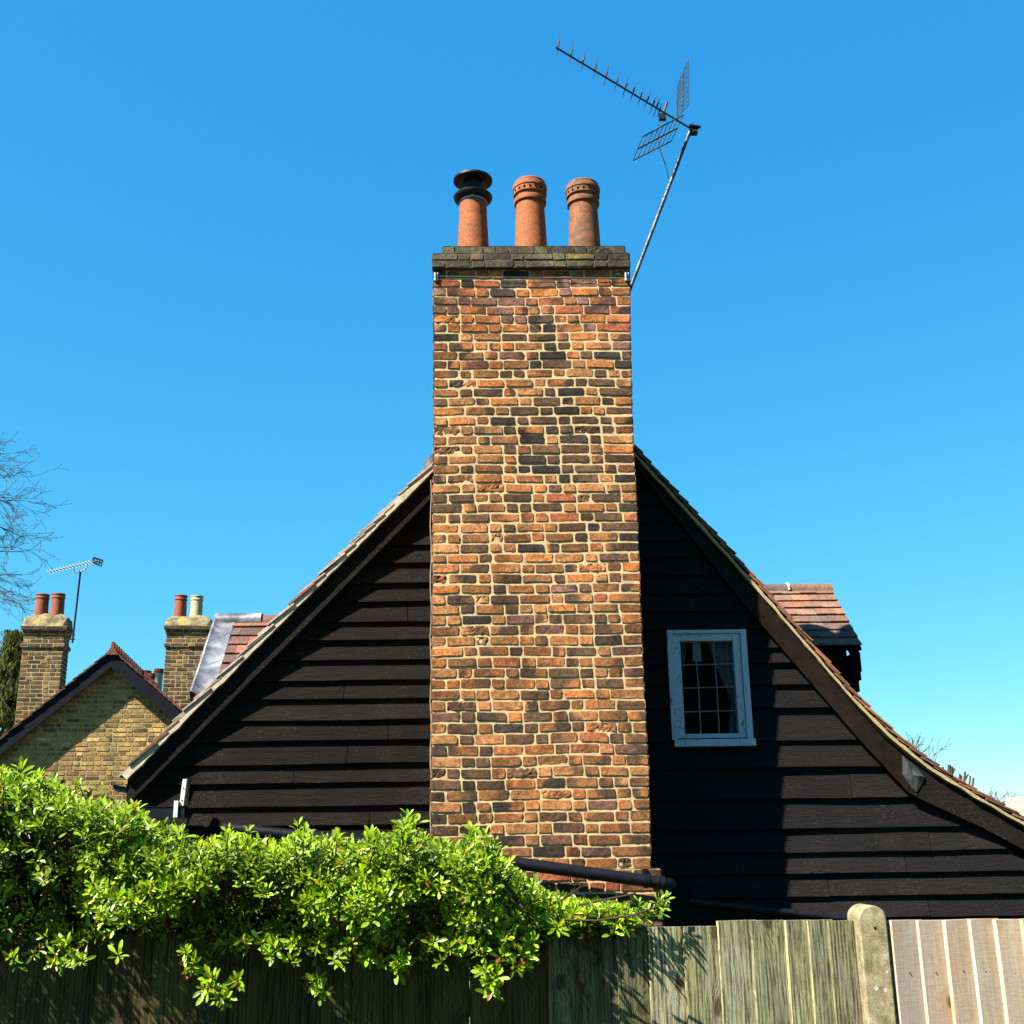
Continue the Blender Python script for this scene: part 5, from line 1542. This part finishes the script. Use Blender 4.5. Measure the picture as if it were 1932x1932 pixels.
tx_ = [F3(x, y, VHG) for x, y in top_px]; bx_ = [F3(x, y, VHG) for x, y in bot_px]
ztopf = lambda u: interp(u, [p[0] for p in tx_], [p[1] for p in tx_]); zbotf = lambda u: interp(u, [p[0] for p in bx_], [p[1] for p in bx_])
U0, U1 = tx_[0][0], tx_[-1][0]
rq = np.random.RandomState(11)
P, D, N, LN, WD, CL = [], [], [], [], [], []
tw = MB()
LEAF = np.array([0.185, 0.290, 0.005])
def shoot(p, axis, nleaf, size, tone, stem=0.10, back=None):
    axis = np.array(axis, float); axis /= np.linalg.norm(axis)
    p = np.array(p, float)
    ref = np.cross(axis, [0.3, .8, .5]); ref /= np.linalg.norm(ref); r2 = np.cross(axis, ref)
    ph = rq.rand() * 6.28
    for i in range(nleaf):
        t = i / max(1, nleaf - 1)
        a = ph + i * 2.4
        out_ = ref * math.cos(a) + r2 * math.sin(a)
        el = lerp(1.2, 0.30, t) + rq.normal(0, .26)        # old leaves spread, young ones stand up
        d = out_ * math.sin(el) + axis * math.cos(el)
        P.append(p - axis * stem * (1 - t) * .9 + out_ * .004); D.append(d + rq.normal(0, .16, 3))
        N.append(axis * math.sin(el) - out_ * math.cos(el) + rq.normal(0, .12, 3))
        s = size * lerp(1.05, .55, t ** 2) * rq.uniform(.65, 1.2)
        LN.append(s); WD.append(s * rq.uniform(.26, .37))
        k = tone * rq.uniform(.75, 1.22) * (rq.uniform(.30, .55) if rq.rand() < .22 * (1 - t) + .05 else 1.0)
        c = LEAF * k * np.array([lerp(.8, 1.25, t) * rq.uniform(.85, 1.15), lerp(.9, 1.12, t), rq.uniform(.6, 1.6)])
        q = rq.rand()
        if q < .008: c = np.array([.42, .26, .02])
        elif q < .018: c = np.array([.20, .06, .02])
        CL.append(c)
    b = p - axis * stem
    e = back if back is not None else b - axis * .10 + np.array([0, .05, -.02])
    if rq.rand() < .6 or back is not None: tw.tube([tuple(p), tuple(b), tuple(e)], [.0013, .002, .0028], 4)
def dens(u, z, v): return nz(u * 2.6, z * 3.4, v * 2.0)
cnt = 0
# the sunlit skin and the thinner inside of the bush
for i in range(20000):
    u = rq.uniform(U0, U1); zt_, zb2 = ztopf(u), zbotf(u)
    if zt_ - zb2 < .03: continue
    s = rq.rand() ** .85; z = lerp(zb2, zt_, s)
    h = zt_ - zb2
    edge = min(1.0, (zt_ - z) / .16, (z - zb2) / .10 + .25)
    right = min(1, max(.12, (U1 - u) / .5))
    bulge = (.10 + .26 * edge) * right
    frontness = rq.rand()
    v = VFN - bulge + nz(u * 3.1, z * 4.2, 0) * .12 + (frontness ** 1.6) * .60
    v += max(0.0, .05 - dens(u, z, 0)) * .60 * min(1, (zt_ - z) / .12)
    if zt_ - z < .55 * h and rq.rand() < .42 and u < U1 - .55: v = VFN - rq.uniform(.12, .40)
    if z < zt_l + .03: v = min(v, VFN - .05)
    dn = dens(u, z, 0)
    dark_zone = (u < F3(330, 1600, VHG)[0]) and (z < zt_ - .15)
    if dn < -.05 - (0.0 if not dark_zone else -.16) and z < zt_ - .09 and rq.rand() < .68: continue
    if dark_zone and rq.rand() < .35: continue
    ax = np.array([rq.normal(-.05, .38), -(.55 + .4 * (1 - (zt_ - z < .12))) + rq.normal(0, .3), (.9 if zt_ - z < .14 else .42) + rq.normal(0, .3)])
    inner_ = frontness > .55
    shoot((u, v, z), ax, rq.randint(7, 12), rq.uniform(.034, .048), rq.uniform(.8, 1.15) if not inner_ else rq.uniform(.45, .8), rq.uniform(.03, .06))  # inner leaves: older, darker green, with some hedge shade put into the colour
    cnt += 1
    if cnt > 5600: break
for i in range(4200):                                    # leaves deep inside, the hedge's inner shade put into their darker colour
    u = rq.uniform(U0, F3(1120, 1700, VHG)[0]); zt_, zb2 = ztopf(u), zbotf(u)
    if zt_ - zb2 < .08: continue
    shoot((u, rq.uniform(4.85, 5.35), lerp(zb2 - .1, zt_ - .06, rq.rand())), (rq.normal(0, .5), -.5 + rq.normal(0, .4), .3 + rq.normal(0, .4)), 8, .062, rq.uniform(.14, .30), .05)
for i in range(150):                                     # ragged lower fringe lying over the boards
    px = rq.uniform(-200, 1050)
    if nz(px * .011, 5.5, 1) < -.12: continue
    u, z = F3(px, 1765 + abs(rq.normal(0, 26)) , VHG)
    shoot((u, VFN - rq.uniform(.10, .36), z), (rq.normal(0, .5), -.7, rq.normal(-.1, .4)), rq.randint(6, 10), rq.uniform(.032, .046), rq.uniform(.6, 1.05), .04)
# upright leaders on the skyline and sprays hanging in front of the boards: tip px, direction, reach
def spray(px, py, V, dirv, n, gap=.035, size=.045, tone=1.05, spread=.35):
    u, z = F3(px, py, V); tip = np.array([u, V, z]); dv = np.array(dirv, float); dv /= np.linalg.norm(dv)
    for k in range(n):
        q = tip - dv * gap * k + rq.normal(0, .006, 3)
        ax = dv + (rq.normal(0, spread, 3) if k else 0) + np.array([0, -.15, .0])
        shoot(q, ax, rq.randint(8, 12), size * rq.uniform(.85, 1.12), tone, .03, tuple(tip - dv * gap * (k + 1.4)))
for px, py, V, n in ((567, 1556, 4.5, 3), (580, 1560, 4.45, 2), (770, 1538, 4.5, 4), (760, 1552, 4.4, 3), (785, 1548, 4.5, 3), (888, 1562, 4.45, 4), (915, 1570, 4.4, 4), (932, 1592, 4.4, 3), (255, 1524, 4.5, 3), (240, 1532, 4.4, 3),
                     (40, 1450, 4.5, 3), (75, 1462, 4.5, 2), (340, 1566, 4.45, 2), (470, 1568, 4.45, 2), (115, 1500, 4.45, 2), (640, 1582, 4.5, 2), (185, 1512, 4.5, 2), (425, 1562, 4.5, 2), (700, 1574, 4.5, 2)):
    spray(px, py, V, (rq.uniform(-.15, .25), -.25, 1), n, .034, .050)
for px, py, V, n in ((985, 1655, 4.53, 4), (1010, 1668, 4.53, 4), (1035, 1690, 4.55, 3), (960, 1625, 4.53, 4), (1060, 1712, 4.57, 3), (1115, 1708, 4.60, 3), (1085, 1722, 4.55, 2), (1150, 1705, 4.60, 3), (1170, 1718, 4.58, 3), (1205, 1700, 4.60, 2), (1225, 1712, 4.60, 2), (1240, 1700, 4.60, 2), (1256, 1692, 4.60, 3), (1190, 1722, 4.58, 2)):
    spray(px, py, V, (rq.uniform(.1, .6), -.3, .75), n, .036, .044)
for px, py, V, n in ((100, 1815, 4.42, 2), (135, 1795, 4.42, 2), (25, 1805, 4.4, 2), (352, 1795, 4.36, 3), (362, 1815, 4.36, 3), (385, 1862, 4.36, 3), (410, 1866, 4.35, 3), (425, 1880, 4.36, 2), (395, 1842, 4.36, 2), (440, 1850, 4.38, 2),
                     (600, 1868, 4.44, 2), (590, 1850, 4.44, 2), (740, 1822, 4.36, 3), (755, 1805, 4.36, 3), (690, 1800, 4.38, 3), (640, 1800, 4.38, 2), (925, 1852, 4.36, 3), (908, 1832, 4.36, 3), (935, 1842, 4.37, 2), (945, 1800, 4.38, 3), (900, 1790, 4.36, 2), (880, 1780, 4.36, 2), (955, 1770, 4.38, 2),
                     (985, 1800, 4.38, 3), (1005, 1780, 4.40, 3), (1055, 1748, 4.46, 2), (845, 1785, 4.38, 2), (510, 1790, 4.40, 2), (225, 1800, 4.42, 1), (660, 1770, 4.36, 2), (560, 1780, 4.4, 2), (820, 1770, 4.36, 3)):
    spray(px, py, V, (rq.uniform(-.2, .2), -.55, rq.uniform(.1, .5)), n, .034, .046)
n = len(P)
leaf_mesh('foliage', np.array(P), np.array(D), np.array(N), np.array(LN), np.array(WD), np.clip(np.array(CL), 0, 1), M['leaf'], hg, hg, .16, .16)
# woody branches inside
for k in range(46):
    u = rq.uniform(U0, F3(1020, 1700, VHG)[0]); zb2, zt_ = zbotf(u), ztopf(u)
    a_ = Vector((u, 4.95 + rq.uniform(-.1, .3), zb2 - .15)); e_ = Vector((u + rq.normal(0, .25), VFN - .12 + rq.uniform(-.1, .25), lerp(zb2, zt_, rq.uniform(.5, .92))))
    m1_ = a_.lerp(e_, .5) + Vector((rq.normal(0, .05), rq.normal(0, .05), .08))
    tw.tube([a_, m1_, e_], [.009, .006, .003], 5)
for (x0p, y0p, x1p, y1p) in ((905, 1615, 985, 1720), (950, 1660, 1010, 1740), (430, 1790, 400, 1860), (880, 1700, 925, 1830), (1140, 1735, 1255, 1705), (1060, 1735, 1190, 1728)):
    a_, b_ = F3(x0p, y0p, 4.5), F3(x1p, y1p, 4.42)
    tw.tube([(a_[0], 4.5, a_[1]), (lerp(a_[0], b_[0], .5), 4.46, lerp(a_[1], b_[1], .5) - .01), (b_[0], 4.42, b_[1])], [.005, .004, .0025], 5)
for k in range(10):
    u = lerp(U0, F3(1000, 1700, VHG)[0], k / 9); tw.tube([(u, 5.0, 0), (u + .04, 5.0, .8), (u + rq.normal(0, .06), 4.95, zbotf(u))], [.022, .018, .012], 6)
tw.build('branches', M['twig'], hg, hg, recalc=False)
print('leaves', n, 'shoots', cnt)
